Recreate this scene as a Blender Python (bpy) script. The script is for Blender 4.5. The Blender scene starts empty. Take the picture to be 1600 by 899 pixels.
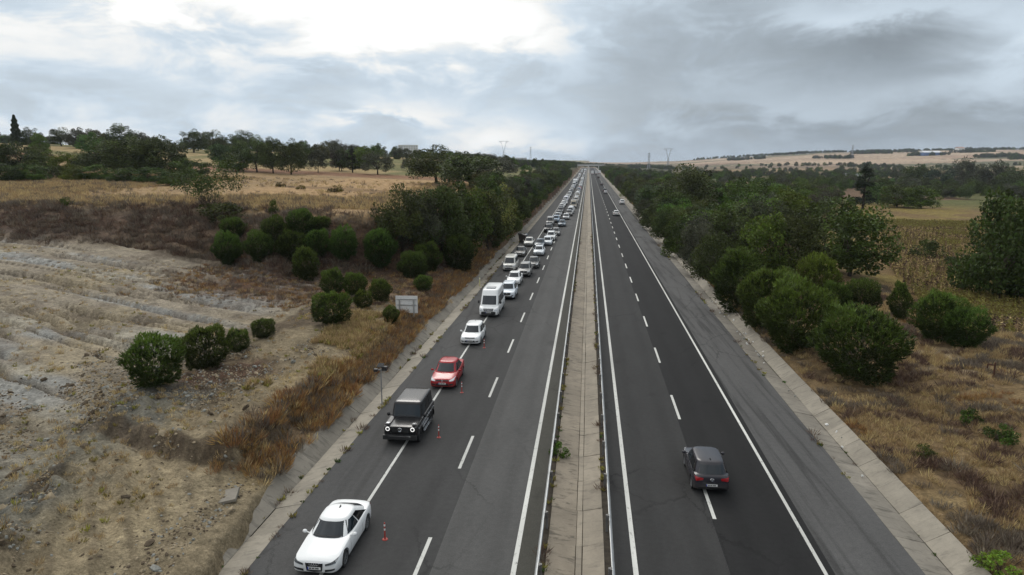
import bpy, bmesh, math, random
import numpy as np
from mathutils import Vector, Matrix, Euler
from mathutils.bvhtree import BVHTree

random.seed(7)
RNG = np.random.default_rng(11)
SC = bpy.context.scene
COL = SC.collection
rad = math.radians

# ------------------------------------------------------------------ camera
CAM_H, FPX = 15.6, 1100.0
PITCH, YAW = rad(10.305), rad(6.126)
cam = bpy.data.objects.new('camera', bpy.data.cameras.new('camera'))
COL.objects.link(cam)
cam.location = (0, 0, CAM_H)
cam.rotation_euler = (math.pi / 2 - PITCH, 0, YAW)
cam.data.sensor_width = 36
cam.data.lens = 36 * FPX / 1600
cam.data.clip_start = 0.5
cam.data.clip_end = 30000
SC.camera = cam

# ------------------------------------------------------------------ world: overcast sky
SUN_AZ, SUN_EL = rad(-16), rad(38)          # azimuth clockwise from +Y (along the road)
world = bpy.data.worlds.new('World')
SC.world = world
world.use_nodes = True


class NT:
    """small helper to write node trees as expressions"""
    def __init__(self, tree):
        self.t = tree
        tree.nodes.clear()

    def n(self, typ, **kw):
        nd = self.t.nodes.new(typ)
        for k, v in kw.items():
            setattr(nd, k, v)
        return nd

    def put(self, sock, v):
        if isinstance(v, bpy.types.NodeSocket):
            self.t.links.new(v, sock)
        elif v is not None:
            sock.default_value = v

    def m(self, op, a, b=None, c=None, clamp=False):
        nd = self.n('ShaderNodeMath', operation=op, use_clamp=clamp)
        for i, v in enumerate((a, b, c)):
            self.put(nd.inputs[i], v)
        return nd.outputs[0]

    def vm(self, op, a, b=None, scale=None):
        nd = self.n('ShaderNodeVectorMath', operation=op)
        self.put(nd.inputs[0], a)
        self.put(nd.inputs[1], b)
        if scale is not None:
            self.put(nd.inputs['Scale'], scale)
        return nd.outputs['Value'] if op in ('DOT_PRODUCT', 'LENGTH') else nd.outputs[0]

    def rng(self, v, a, b, c=0.0, d=1.0, interp='SMOOTHSTEP'):
        nd = self.n('ShaderNodeMapRange', interpolation_type=interp)
        for i, q in enumerate((v, a, b, c, d)):
            self.put(nd.inputs[i], q)
        return nd.outputs[0]

    def noise(self, vec, scale, detail=4.0, rough=0.5, dist=0.0, out='Fac'):
        nd = self.n('ShaderNodeTexNoise')
        self.put(nd.inputs['Vector'], vec)
        nd.inputs['Scale'].default_value = scale
        nd.inputs['Detail'].default_value = detail
        nd.inputs['Roughness'].default_value = rough
        nd.inputs['Distortion'].default_value = dist
        return nd.outputs[out]

    def noise2(self, vec, scale, detail, rough, dist=0.0):
        nd = self.n('ShaderNodeTexNoise', noise_dimensions='2D')
        self.put(nd.inputs['Vector'], vec)
        for k, v in (('Scale', scale), ('Detail', detail), ('Roughness', rough), ('Distortion', dist)):
            nd.inputs[k].default_value = v
        return nd.outputs[0]

    def mix(self, f, a, b, typ='MIX'):
        nd = self.n('ShaderNodeMix', data_type='RGBA', blend_type=typ)
        self.put(nd.inputs[0], f)
        self.put(nd.inputs[6], a if isinstance(a, bpy.types.NodeSocket) else (*a, 1.0))
        self.put(nd.inputs[7], b if isinstance(b, bpy.types.NodeSocket) else (*b, 1.0))
        return nd.outputs[2]

    def sep(self, v):
        nd = self.n('ShaderNodeSeparateXYZ')
        self.put(nd.inputs[0], v)
        return nd.outputs

    def comb(self, x, y, z):
        nd = self.n('ShaderNodeCombineXYZ')
        for i, v in enumerate((x, y, z)):
            self.put(nd.inputs[i], v)
        return nd.outputs[0]


def pixdir(px, py):
    """world direction through a pixel of the 1600x899 photograph"""
    x, y = (px - 800.0) / FPX, -(py - 449.5) / FPX
    fw = Vector((-math.sin(YAW) * math.cos(PITCH), math.cos(YAW) * math.cos(PITCH), -math.sin(PITCH)))
    r = Vector((math.cos(YAW), math.sin(YAW), 0))
    u = r.cross(fw)
    return (fw + x * r + y * u)


def build_world():
    w = NT(world.node_tree)
    out = w.n('ShaderNodeOutputWorld')
    bg = w.n('ShaderNodeBackground')
    bg.inputs['Strength'].default_value = 0.1
    sky = w.n('ShaderNodeTexSky', sky_type='NISHITA', sun_disc=False)
    sky.sun_elevation, sky.sun_rotation = SUN_EL, SUN_AZ
    sky.dust_density, sky.air_density = 2.0, 1.0
    d = w.n('ShaderNodeTexCoord').outputs['Generated']
    sx, sy, sz = w.sep(d)
    zz = w.m('MAXIMUM', sz, 0.0)
    # cloud sheet: planar projection so that clouds flatten toward the horizon
    k = w.m('DIVIDE', 1.0, w.m('ADD', zz, 0.30))
    px_, py_ = w.m('MULTIPLY', sx, k), w.m('MULTIPLY', sy, k)
    n1 = w.noise2(w.comb(px_, py_, 0.0), 1.7, 6.0, 0.54, 0.3)
    n2 = w.rng(w.noise2(w.comb(w.m('MULTIPLY', sx, 6.5), w.m('MULTIPLY', sz, 15.0), 0.0), 1.25, 8.0, 0.60, 0.25), 0.30, 0.70)
    # wisp noise bends the sight direction so that the cloud banks below get ragged outlines
    dx = w.m('MULTIPLY_ADD', w.m('SUBTRACT', n1, 0.5), 0.24, sx)
    dz = w.m('MULTIPLY_ADD', w.m('SUBTRACT', n2, 0.5), 0.034, sz)
    dd = w.comb(dx, sy, 0.0)

    sun = Vector((math.sin(SUN_AZ) * math.cos(SUN_EL), math.cos(SUN_AZ) * math.cos(SUN_EL), math.sin(SUN_EL)))
    cs = w.vm('DOT_PRODUCT', d, tuple(sun))
    # side away from the sun is darker; the sheet brightens with height as overcast skies do
    lr = w.rng(dx, -0.45, 0.26, 0.80, 0.50)
    base = w.m('MULTIPLY', lr, w.m('MULTIPLY_ADD', w.rng(sz, 0.10, 0.95), SKY_UP, 1.0))
    base = w.m('MULTIPLY_ADD', w.rng(cs, 0.80, 1.0), 0.45, base)
    t = w.m('MULTIPLY_ADD', w.m('SUBTRACT', n1, 0.5), 0.50, w.m('MULTIPLY_ADD', w.m('SUBTRACT', n2, 0.5), 0.30, 1.0))
    base = w.m('MULTIPLY', base, t)
    for (px, py, wx, wy, amp) in SKY_BANKS:
        v = pixdir(px, py).normalized()
        az = math.atan2(v.x, v.y)
        rt = Vector((math.cos(az), -math.sin(az), 0.0)) / rad(wx)
        a = w.m('SUBTRACT', w.vm('DOT_PRODUCT', dd, tuple(rt)), rt.dot(v))
        e = w.m('MULTIPLY_ADD', dz, 1 / rad(wy), -v.z / rad(wy))
        q = w.m('MULTIPLY_ADD', a, a, w.m('MULTIPLY', e, e))
        base = w.m('MULTIPLY_ADD', w.m('POWER', 0.37, q), amp, base)
    base = w.m('MAXIMUM', base, 0.16)
    # colour of the sheet: blue grey where thin light, near white where bright
    dark = (0.86, 1.0, 1.13)
    light = (1.00, 1.01, 1.0)
    c = w.mix(w.rng(base, 0.74, 1.02), dark, light)
    cloud = w.vm('SCALE', c, scale=w.m('MULTIPLY', base, 10.0))
    cover = w.rng(n2, 0.20, 0.30, 0.97, 1.0)
    res = w.mix(cover, sky.outputs[0], cloud)
    # below the horizon: dull ground tone
    res = w.mix(w.rng(sz, -0.03, -0.005), (1.2, 1.1, 0.95), res)
    w.put(bg.inputs['Color'], res)
    w.put(out.inputs['Surface'], bg.outputs[0])


SKY_UP = 1.15
SKY_BANKS = [                                   # pixel, half sizes in degrees, brightness change
    (560, 5, 13, 2.0, 0.36), (730, 50, 5.5, 2.4, 0.34), (120, -15, 12, 1.4, 0.24),
    (600, 168, 5, 1.0, 0.22), (800, 215, 6, 1.8, 0.36), (640, 194, 3.5, 0.7, -0.14), (430, 118, 10, 1.5, -0.08),
    (1390, 78, 6.5, 1.5, -0.13), (1570, 55, 4.5, 2.6, 0.30), (1330, 12, 7, 1.0, 0.20), (1150, 165, 9, 1.0, 0.08), (1430, 205, 12, 1.3, -0.08),
]
build_world()

sun_l = bpy.data.lights.new('sun', 'SUN')
sun_l.energy, sun_l.angle, sun_l.color = 0.9, rad(22), (1.0, 0.96, 0.90)
sun_o = bpy.data.objects.new('sun', sun_l)
COL.objects.link(sun_o)
sv = Vector((math.sin(SUN_AZ) * math.cos(SUN_EL), math.cos(SUN_AZ) * math.cos(SUN_EL), math.sin(SUN_EL)))
sun_o.rotation_euler = sv.to_track_quat('Z', 'Y').to_euler()
sun_o.location = (0, 0, 60)

SC.view_settings.view_transform = 'Standard'
SC.view_settings.look = 'None'
SC.view_settings.exposure = -0.1
SC.view_settings.gamma = 1.0
SC.view_settings.use_curve_mapping = False
SC.cycles.volume_bounces = 0
SC.cycles.max_bounces = 4
SC.cycles.diffuse_bounces = 2
SC.cycles.glossy_bounces = 2
SC.cycles.transmission_bounces = 1
world.cycles.sampling_method = 'MANUAL'
world.cycles.sample_map_resolution = 512
SC.cycles.transparent_max_bounces = 8


# ------------------------------------------------------------------ small tools
def tag(o, label=None, cat=None, group=None, kind=None):
    if label: o['label'] = label
    if cat: o['category'] = cat
    if group: o['group'] = group
    if kind: o['kind'] = kind
    return o


def link(name, data, parent=None, loc=None, rot=None, scale=None):
    o = bpy.data.objects.new(name, data)
    COL.objects.link(o)
    if parent is not None: o.parent = parent
    if loc is not None: o.location = loc
    if rot is not None: o.rotation_euler = rot
    if scale is not None: o.scale = scale
    return o


def mesh(name, verts, faces, mats=(), smooth=False, mi=None, angle=None):
    me = bpy.data.meshes.new(name)
    me.from_pydata([tuple(v) for v in verts], [], [tuple(f) for f in faces])
    for m in mats: me.materials.append(m)
    if mi is not None: me.polygons.foreach_set('material_index', mi)
    if smooth:
        me.polygons.foreach_set('use_smooth', [True] * len(me.polygons))
        if angle: me.set_sharp_from_angle(angle=rad(angle))
    me.update()
    return me


class MB:
    """collects simple solids; build() gives ONE mesh"""
    def __init__(self):
        self.v, self.f = [], []

    def add(self, verts, faces):
        o = len(self.v)
        self.v += [tuple(p) for p in verts]
        self.f += [tuple(i + o for i in f) for f in faces]
        return self

    def box(self, x0, x1, y0, y1, z0, z1):
        return self.add([(x0, y0, z0), (x1, y0, z0), (x1, y1, z0), (x0, y1, z0), (x0, y0, z1), (x1, y0, z1), (x1, y1, z1), (x0, y1, z1)],
                        [(0, 3, 2, 1), (4, 5, 6, 7), (0, 1, 5, 4), (1, 2, 6, 5), (2, 3, 7, 6), (3, 0, 4, 7)])

    def bar(self, a, b, r0, r1=None, n=6, caps=True):
        a, b = Vector(a), Vector(b)
        r1 = r0 if r1 is None else r1
        d = (b - a).normalized()
        s = d.orthogonal().normalized()
        t = d.cross(s)
        vs = []
        for p, r in ((a, r0), (b, r1)):
            for i in range(n):
                q = 2 * math.pi * i / n
                vs.append(p + (s * math.cos(q) + t * math.sin(q)) * r)
        fs = [(i, (i + 1) % n, n + (i + 1) % n, n + i) for i in range(n)]
        if caps: fs += [tuple(range(n))[::-1], tuple(range(n, 2 * n))]
        return self.add(vs, fs)

    def lathe(self, prof, n=20, axis='z', c=(0, 0, 0)):
        vs = []
        for r, h in prof:
            for i in range(n):
                q = 2 * math.pi * i / n
                a, b = r * math.cos(q), r * math.sin(q)
                vs.append({'z': (c[0] + a, c[1] + b, c[2] + h), 'x': (c[0] + h, c[1] + a, c[2] + b), 'y': (c[0] + a, c[1] + h, c[2] + b)}[axis])
        fs = []
        for j in range(len(prof) - 1):
            for i in range(n):
                fs.append((j * n + i, j * n + (i + 1) % n, (j + 1) * n + (i + 1) % n, (j + 1) * n + i))
        return self.add(vs, fs)

    def mesh(self, name, mat, smooth=False, angle=40):
        return mesh(name, self.v, self.f, [mat], smooth, angle=angle if smooth else None)

    def build(self, name, mat, parent=None, smooth=False, angle=40, **kw):
        return link(name, self.mesh(name, mat, smooth, angle), parent, **kw)


def sstep(a, b, x):
    t = np.clip((x - a) / (b - a), 0, 1)
    return t * t * (3 - 2 * t)


def _hash(ix, iy, s):
    h = (ix.astype(np.int64) * 374761393 + iy.astype(np.int64) * 668265263 + s * 1442695041) & 0xFFFFFFFF
    h = ((h ^ (h >> 13)) * 1274126177) & 0xFFFFFFFF
    h = h ^ (h >> 16)
    return (h & 0xFFFFFF) / float(0xFFFFFF)


def vnoise(x, y, s=0):
    x0, y0 = np.floor(x), np.floor(y)
    fx, fy = x - x0, y - y0
    fx, fy = fx * fx * (3 - 2 * fx), fy * fy * (3 - 2 * fy)
    a, b = _hash(x0, y0, s), _hash(x0 + 1, y0, s)
    c, d = _hash(x0, y0 + 1, s), _hash(x0 + 1, y0 + 1, s)
    return (a * (1 - fx) + b * fx) * (1 - fy) + (c * (1 - fx) + d * fx) * fy


def fbm(x, y, s=0, o=4):
    r, a, t = 0, 1.0, 0
    for i in range(o):
        r = r + a * vnoise(x * 2 ** i + 17.3 * i, y * 2 ** i - 9.1 * i, s + i)
        t += a
        a *= 0.5
    return r / t


# ------------------------------------------------------------------ materials
MATS = {}


def new_mat(name):
    m = bpy.data.materials.new(name)
    m.use_nodes = True
    w = NT(m.node_tree)
    out = w.n('ShaderNodeOutputMaterial')
    b = w.n('ShaderNodeBsdfPrincipled')
    w.t.links.new(b.outputs[0], out.inputs['Surface'])
    MATS[name] = m
    return m, w, b


def bump(w, b, h, strength=0.3, dist=0.05):
    nd = w.n('ShaderNodeBump')
    nd.inputs['Strength'].default_value = strength
    nd.inputs['Distance'].default_value = dist
    w.put(nd.inputs['Height'], h)
    w.put(b.inputs['Normal'], nd.outputs[0])


def plain(name, col, rough=0.6, metal=0.0, var=0.12, scale=8.0, emit=None, spec=0.5):
    m, w, b = new_mat(name)
    pos = w.n('ShaderNodeTexCoord').outputs['Object']
    n = w.noise(pos, scale, 4, 0.6)
    c = w.vm('SCALE', w.mix(1.0, col, col), scale=w.rng(n, 0.25, 0.75, 1 - var, 1 + var, 'LINEAR'))
    w.put(b.inputs['Base Color'], c)
    b.inputs['Roughness'].default_value = rough
    b.inputs['Metallic'].default_value = metal
    b.inputs['Specular IOR Level'].default_value = spec
    if emit:
        b.inputs['Emission Color'].default_value = (*emit[:3], 1)
        b.inputs['Emission Strength'].default_value = emit[3]
    return m


def concrete(name, col, stain=0.4):
    m, w, b = new_mat(name)
    g = w.n('ShaderNodeNewGeometry').outputs['Position']
    rnd = w.n('ShaderNodeObjectInfo').outputs['Random']
    sx, sy, sz = w.sep(g)
    n1 = w.noise(w.comb(sx, w.m('MULTIPLY', sy, 0.6), sz), 1.1, 6, 0.65)
    n2 = w.noise(g, 9.0, 4, 0.7)
    n3 = w.noise(w.comb(w.m('MULTIPLY', sx, 0.7), w.m('MULTIPLY', sy, 1.8), 0.0), 1.7, 5, 0.6, 0.8)
    c = w.mix(w.m('MULTIPLY', w.rng(n3, 0.50, 0.68), stain), col, tuple(q * 0.42 for q in col))
    f = w.m('MULTIPLY', w.rng(n1, 0.25, 0.75, 0.78, 1.18, 'LINEAR'), w.rng(n2, 0.2, 0.8, 0.9, 1.1, 'LINEAR'))
    f = w.m('MULTIPLY', f, w.rng(rnd, 0, 1, 0.86, 1.10, 'LINEAR'))
    w.put(b.inputs['Base Color'], w.vm('SCALE', c, scale=f))
    b.inputs['Roughness'].default_value = 0.9
    bump(w, b, w.m('ADD', n2, n1), 0.25, 0.03)
    return m


def asphalt(name, col, streak=0.0, gravel=0.25, tracks=None):
    m, w, b = new_mat(name)
    g = w.n('ShaderNodeNewGeometry').outputs['Position']
    sx, sy, sz = w.sep(g)
    fine = w.noise(g, 16.0, 5, 0.75)
    mid = w.noise(w.comb(sx, w.m('MULTIPLY', sy, 0.22), 0.0), 0.9, 5, 0.6)
    big = w.noise(w.comb(sx, w.m('MULTIPLY', sy, 0.35), 0.0), 0.11, 3, 0.5)
    f = w.m('MULTIPLY', w.rng(fine, 0.25, 0.75, 1 - gravel, 1 + gravel, 'LINEAR'), w.rng(mid, 0.25, 0.75, 0.90, 1.10, 'LINEAR'))
    f = w.m('MULTIPLY', f, w.rng(big, 0.3, 0.7, 0.93, 1.07, 'LINEAR'))
    spk = w.n('ShaderNodeTexVoronoi')
    w.put(spk.inputs['Vector'], g)
    spk.inputs['Scale'].default_value = 3.0
    f = w.m('ADD', f, w.m('MULTIPLY', w.rng(spk.outputs['Distance'], 0.05, 0.02), 0.5))
    g2 = w.noise(g, 3.6, 4, 0.7)
    f = w.m('MULTIPLY', f, w.rng(g2, 0.3, 0.7, 0.90, 1.10, 'LINEAR'))
    ck = w.n('ShaderNodeTexVoronoi', feature='DISTANCE_TO_EDGE')
    w.put(ck.inputs['Vector'], w.vm('ADD', w.comb(sx, w.m('MULTIPLY', sy, 0.45), 0.0), w.vm('SCALE', w.comb(g2, mid, 0.0), scale=0.9)))
    ck.inputs['Scale'].default_value = 0.33
    f = w.m('MULTIPLY', f, w.m('SUBTRACT', 1.0, w.m('MULTIPLY', w.rng(ck.outputs['Distance'], 0.016, 0.006), w.rng(big, 0.45, 0.60, 0.0, 0.38))))
    oil = w.noise(w.comb(sx, w.m('MULTIPLY', sy, 0.5), 3.0), 0.55, 3, 0.5)
    f = w.m('MULTIPLY', f, w.rng(oil, 0.66, 0.76, 1.0, 0.80))
    if tracks:                                        # polished wheel tracks along the lane
        for x in tracks:
            d = w.m('ABSOLUTE', w.m('SUBTRACT', w.m('ADD', sx, w.m('MULTIPLY', w.m('SUBTRACT', mid, 0.5), 0.5)), x))
            f = w.m('MULTIPLY', f, w.rng(d, 0.1, 0.55, 0.90, 1.0))
    if streak:                                        # tyre scrub marks running along the shoulder
        s1 = w.noise(w.comb(w.m('ADD', sx, w.m('MULTIPLY', sy, 0.035)), w.m('MULTIPLY', sy, 0.035), 0.0), 1.55, 5, 0.6, 0.3)
        f = w.m('MULTIPLY', f, w.rng(s1, 0.47, 0.66, 1.06, 1 - streak))
    w.put(b.inputs['Base Color'], w.vm('SCALE', w.mix(1.0, col, col), scale=f))
    b.inputs['Roughness'].default_value = 0.86
    b.inputs['Specular IOR Level'].default_value = 0.12
    bump(w, b, fine, 0.35, 0.02)
    return m


def leafmat(name, col, var=0.35, hue=0.02, trans=0.25):
    m, w, b = new_mat(name)
    oi = w.n('ShaderNodeObjectInfo')
    at_ = w.n('ShaderNodeAttribute', attribute_name='tone').outputs['Fac']
    isl = w.n('ShaderNodeNewGeometry').outputs['Random Per Island']
    f = w.m('MULTIPLY', w.rng(isl, 0, 1, 1 - var, 1 + var, 'LINEAR'), w.rng(oi.outputs['Random'], 0, 1, 0.78, 1.22, 'LINEAR'))
    f = w.m('MULTIPLY', f, at_)
    hs = w.n('ShaderNodeHueSaturation')
    w.put(hs.inputs['Hue'], w.m('ADD', w.rng(isl, 0, 1, -hue, hue, 'LINEAR'), w.rng(oi.outputs['Random'], 0, 1, 0.5 - hue, 0.5 + hue, 'LINEAR')))
    # an object's own tint (white by default)
    w.put(hs.inputs['Color'], w.mix(1.0, col, oi.outputs['Color'], 'MULTIPLY'))
    w.put(hs.inputs['Value'], f)
    w.put(b.inputs['Base Color'], hs.outputs[0])
    b.inputs['Roughness'].default_value = 0.6
    b.inputs['Specular IOR Level'].default_value = 0.25
    if trans:
        tr = w.n('ShaderNodeBsdfTranslucent')
        w.put(tr.inputs['Color'], hs.outputs[0])
        ms = w.n('ShaderNodeMixShader')
        ms.inputs[0].default_value = trans
        w.t.links.new(b.outputs[0], ms.inputs[1])
        w.t.links.new(tr.outputs[0], ms.inputs[2])
        out = [n for n in w.t.nodes if n.type == 'OUTPUT_MATERIAL'][0]
        w.t.links.new(ms.outputs[0], out.inputs['Surface'])
    return m

# ------------------------------------------------------------------ terrain
EDGE_X = np.array([-4000, -400, -160, -89, -60, -46, -30, -22, -18.5, -17.5, -17.0])
EDGE_Y = np.array([300, 130, 104, 99, 102, 94, 88, 95, 125, 200, 9000])
AZ_K = np.array([-180, 0, 1.0, 2.5, 5, 9, 12, 21, 27, 42, 60, 180])
B_V = np.array([0, 0, 0.12, 0.30, 0.55, 0.88, 0.95, 1.0, 1.0, 1.0, 1.0, 1.0])
A_V = np.array([0, 0.2, 0.25, 0.3, 0.35, 0.45, 0.58, 0.85, 0.98, 1.28, 1.3, 0.5])
R_K = np.array([0, 150, 240, 320, 400, 500, 700, 1500, 9000])
F_V = np.array([0, 0, 1.6, 5.0, 9.0, 12.5, 13.5, 10.0, 10.0])


def edge_dist(X, Y):
    """signed distance to the lip of the cut bank left of the road, positive on the plateau"""
    d2 = np.full(np.shape(X), 1e12)
    for i in range(len(EDGE_X) - 1):
        ax, ay, bx, by = EDGE_X[i], EDGE_Y[i], EDGE_X[i + 1], EDGE_Y[i + 1]
        ux, uy = bx - ax, by - ay
        t = np.clip(((X - ax) * ux + (Y - ay) * uy) / (ux * ux + uy * uy), 0, 1)
        d2 = np.minimum(d2, (X - ax - t * ux) ** 2 + (Y - ay - t * uy) ** 2)
    s = np.where(Y > np.interp(X, EDGE_X, EDGE_Y), 1.0, -1.0)
    s = np.where(X > -17.0, -1.0, s)
    return s * np.sqrt(d2)


def terr(X, Y, full=False):
    X = np.asarray(X, float)
    Y = np.asarray(Y, float)
    L = -X
    r = np.hypot(X, Y)
    az = np.degrees(np.arctan2(-X, Y))
    n_big = fbm(X / 26, Y / 26, 3, 3) - 0.5
    n_mid = fbm(X / 5.5, Y / 5.5, 5, 4) - 0.5
    n_fin = fbm(X / 1.3, Y / 1.3, 9, 3) - 0.5
    # left of the road
    zl = 0.32 + 0.75 * sstep(15.2, 18.5, L) + 0.25 * sstep(18, 26, L) + 3.0 * sstep(25, 78, L)
    bare = sstep(26, 34, L)
    zl = zl + n_mid * (0.9 - 0.65 * bare) * sstep(16, 22, L) + n_fin * (0.34 - 0.22 * bare) * sstep(15.5, 18, L) + n_big * 0.9 * sstep(20, 40, L)
    # gullies washed down the bare slope
    gx = X * 0.035 + 0.12 * (n_big + n_mid)
    gy = (Y + 0.30 * X + 8.0 * n_big + 1.6 * n_mid) * 0.55
    gul = np.abs(fbm(gx, gy, 21, 4) - 0.5) * 2
    gm = sstep(27, 36, L) * (1 - sstep(90, 140, L))
    zl = zl - gm * 0.60 * (1 - sstep(0.0, 0.18, gul)) + gm * 0.30 * gul
    # rubble ridge behind the bench
    zl = zl + 0.45 * np.exp(-(((L - 23.0 - 0.25 * (Y - 26) + 2 * n_mid) / 1.6) ** 2)) * (1 - sstep(36, 42, Y)) * (1 + 2.5 * n_fin)
    # ripped bench near the ditch: small ridges along a track and a dozer step
    tr = sstep(17, 19, L) * (1 - sstep(23, 27, L)) * (1 - sstep(46, 54, Y))
    zl = zl + tr * 0.13 * np.sin((X * 0.80 + Y * 0.60) * 5.0 + 6 * n_big + 4 * n_mid)
    stp = (Y - 30.8) + 0.25 * (X + 20) + 1.6 * n_mid + 0.5 * n_fin
    zl = zl + 0.85 * sstep(0, 0.7, stp) * sstep(16.5, 17.4, L) * (1 - sstep(24, 29, L)) * (1 - 0.6 * sstep(4, 16, Y - 30))
    zl = zl + 0.42 * np.exp(-(((X + 15.7) / 1.1) ** 2 + ((Y - 24.5) / 3.6) ** 2)) * (1 + 2 * n_fin)
    zh = 9.0 * np.interp(az, AZ_K, B_V) + np.interp(r, R_K, F_V) * np.interp(az, AZ_K, A_V) + n_big * 0.9
    sd = edge_dist(X, Y)
    wd = np.interp(L, [0, 20, 30, 60, 100, 400], [3.0, 4.5, 11.0, 15.0, 17.0, 40.0])
    kb = sstep(-1, 0.12, (sd + (n_mid + n_big) * 5.0 * np.clip(wd / 12, 0.2, 1)) / wd)
    zleft = zl + (zh - zl) * kb
    zleft = zleft + n_mid * 1.1 * kb * (1 - kb) * 4 * np.clip(wd / 12, 0.3, 1)
    # right of the road
    aR = -az
    zr = 0.22 + n_mid * 0.65 * sstep(15.6, 20, X) + n_fin * 0.22 * sstep(15.6, 17, X)
    zr = zr + 1.0 * np.exp(-(((X - 36) / 9) ** 2 + ((Y - 56) / 10) ** 2)) + 0.8 * np.exp(-(((X - 27) / 5) ** 2 + ((Y - 47) / 5) ** 2))
    zr = zr - 2.6 * sstep(24, 62, X) - 2.2 * sstep(60, 260, X) + n_big * 1.2 * sstep(20, 60, X)
    hill = np.interp(aR, [-5, 0, 4, 6.7, 9.5, 12.9, 17, 30, 60, 180], [2, 2, 4, 11, 24, 36, 48, 57, 60, 40])
    zr = zr + hill * sstep(1100, 3500, r) + 10 * (fbm(X / 420, Y / 420, 31, 3) - 0.5) * sstep(500, 1500, r)
    zr = zr - 25 * sstep(3700, 7000, r)
    z = np.where(X < 0, zleft, zr)
    # road bed
    bedL = sstep(15.15, 14.6, L + 1.0 * np.exp(-((Y - 24.0) / 4.0) ** 2) * (0.7 + 1.2 * n_mid + 0.8 * n_fin)) * (X < 0)
    bedR = sstep(15.65, 15.0, X) * (X >= 0)
    bed = np.maximum(bedL, bedR) * (1 - sstep(1380, 1450, Y))
    z = z * (1 - bed) + (-0.75) * bed
    if full:
        return z, dict(L=L, r=r, az=az, sd=sd, kb=kb, wd=wd, gul=gul, gm=gm, nb=n_big, nm=n_mid, nf=n_fin)
    return z


def zat(x, y):
    return float(terr(np.array([x]), np.array([y]))[0])


_TS = np.geomspace(12, 7000, 2600)


def at(px, py):
    """where the sight line through a pixel of the photograph meets the terrain"""
    d = pixdir(px, py)
    X, Y, Z = d.x * _TS, d.y * _TS, CAM_H + d.z * _TS
    h = terr(X, Y)
    i = np.argmax(h > Z)
    if i == 0:
        i = len(_TS) - 1
    return Vector((X[i], Y[i], h[i]))


def lerp3(c, col, m):
    return c * (1 - m[:, None]) + np.array(col)[None, :] * m[:, None]


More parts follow.
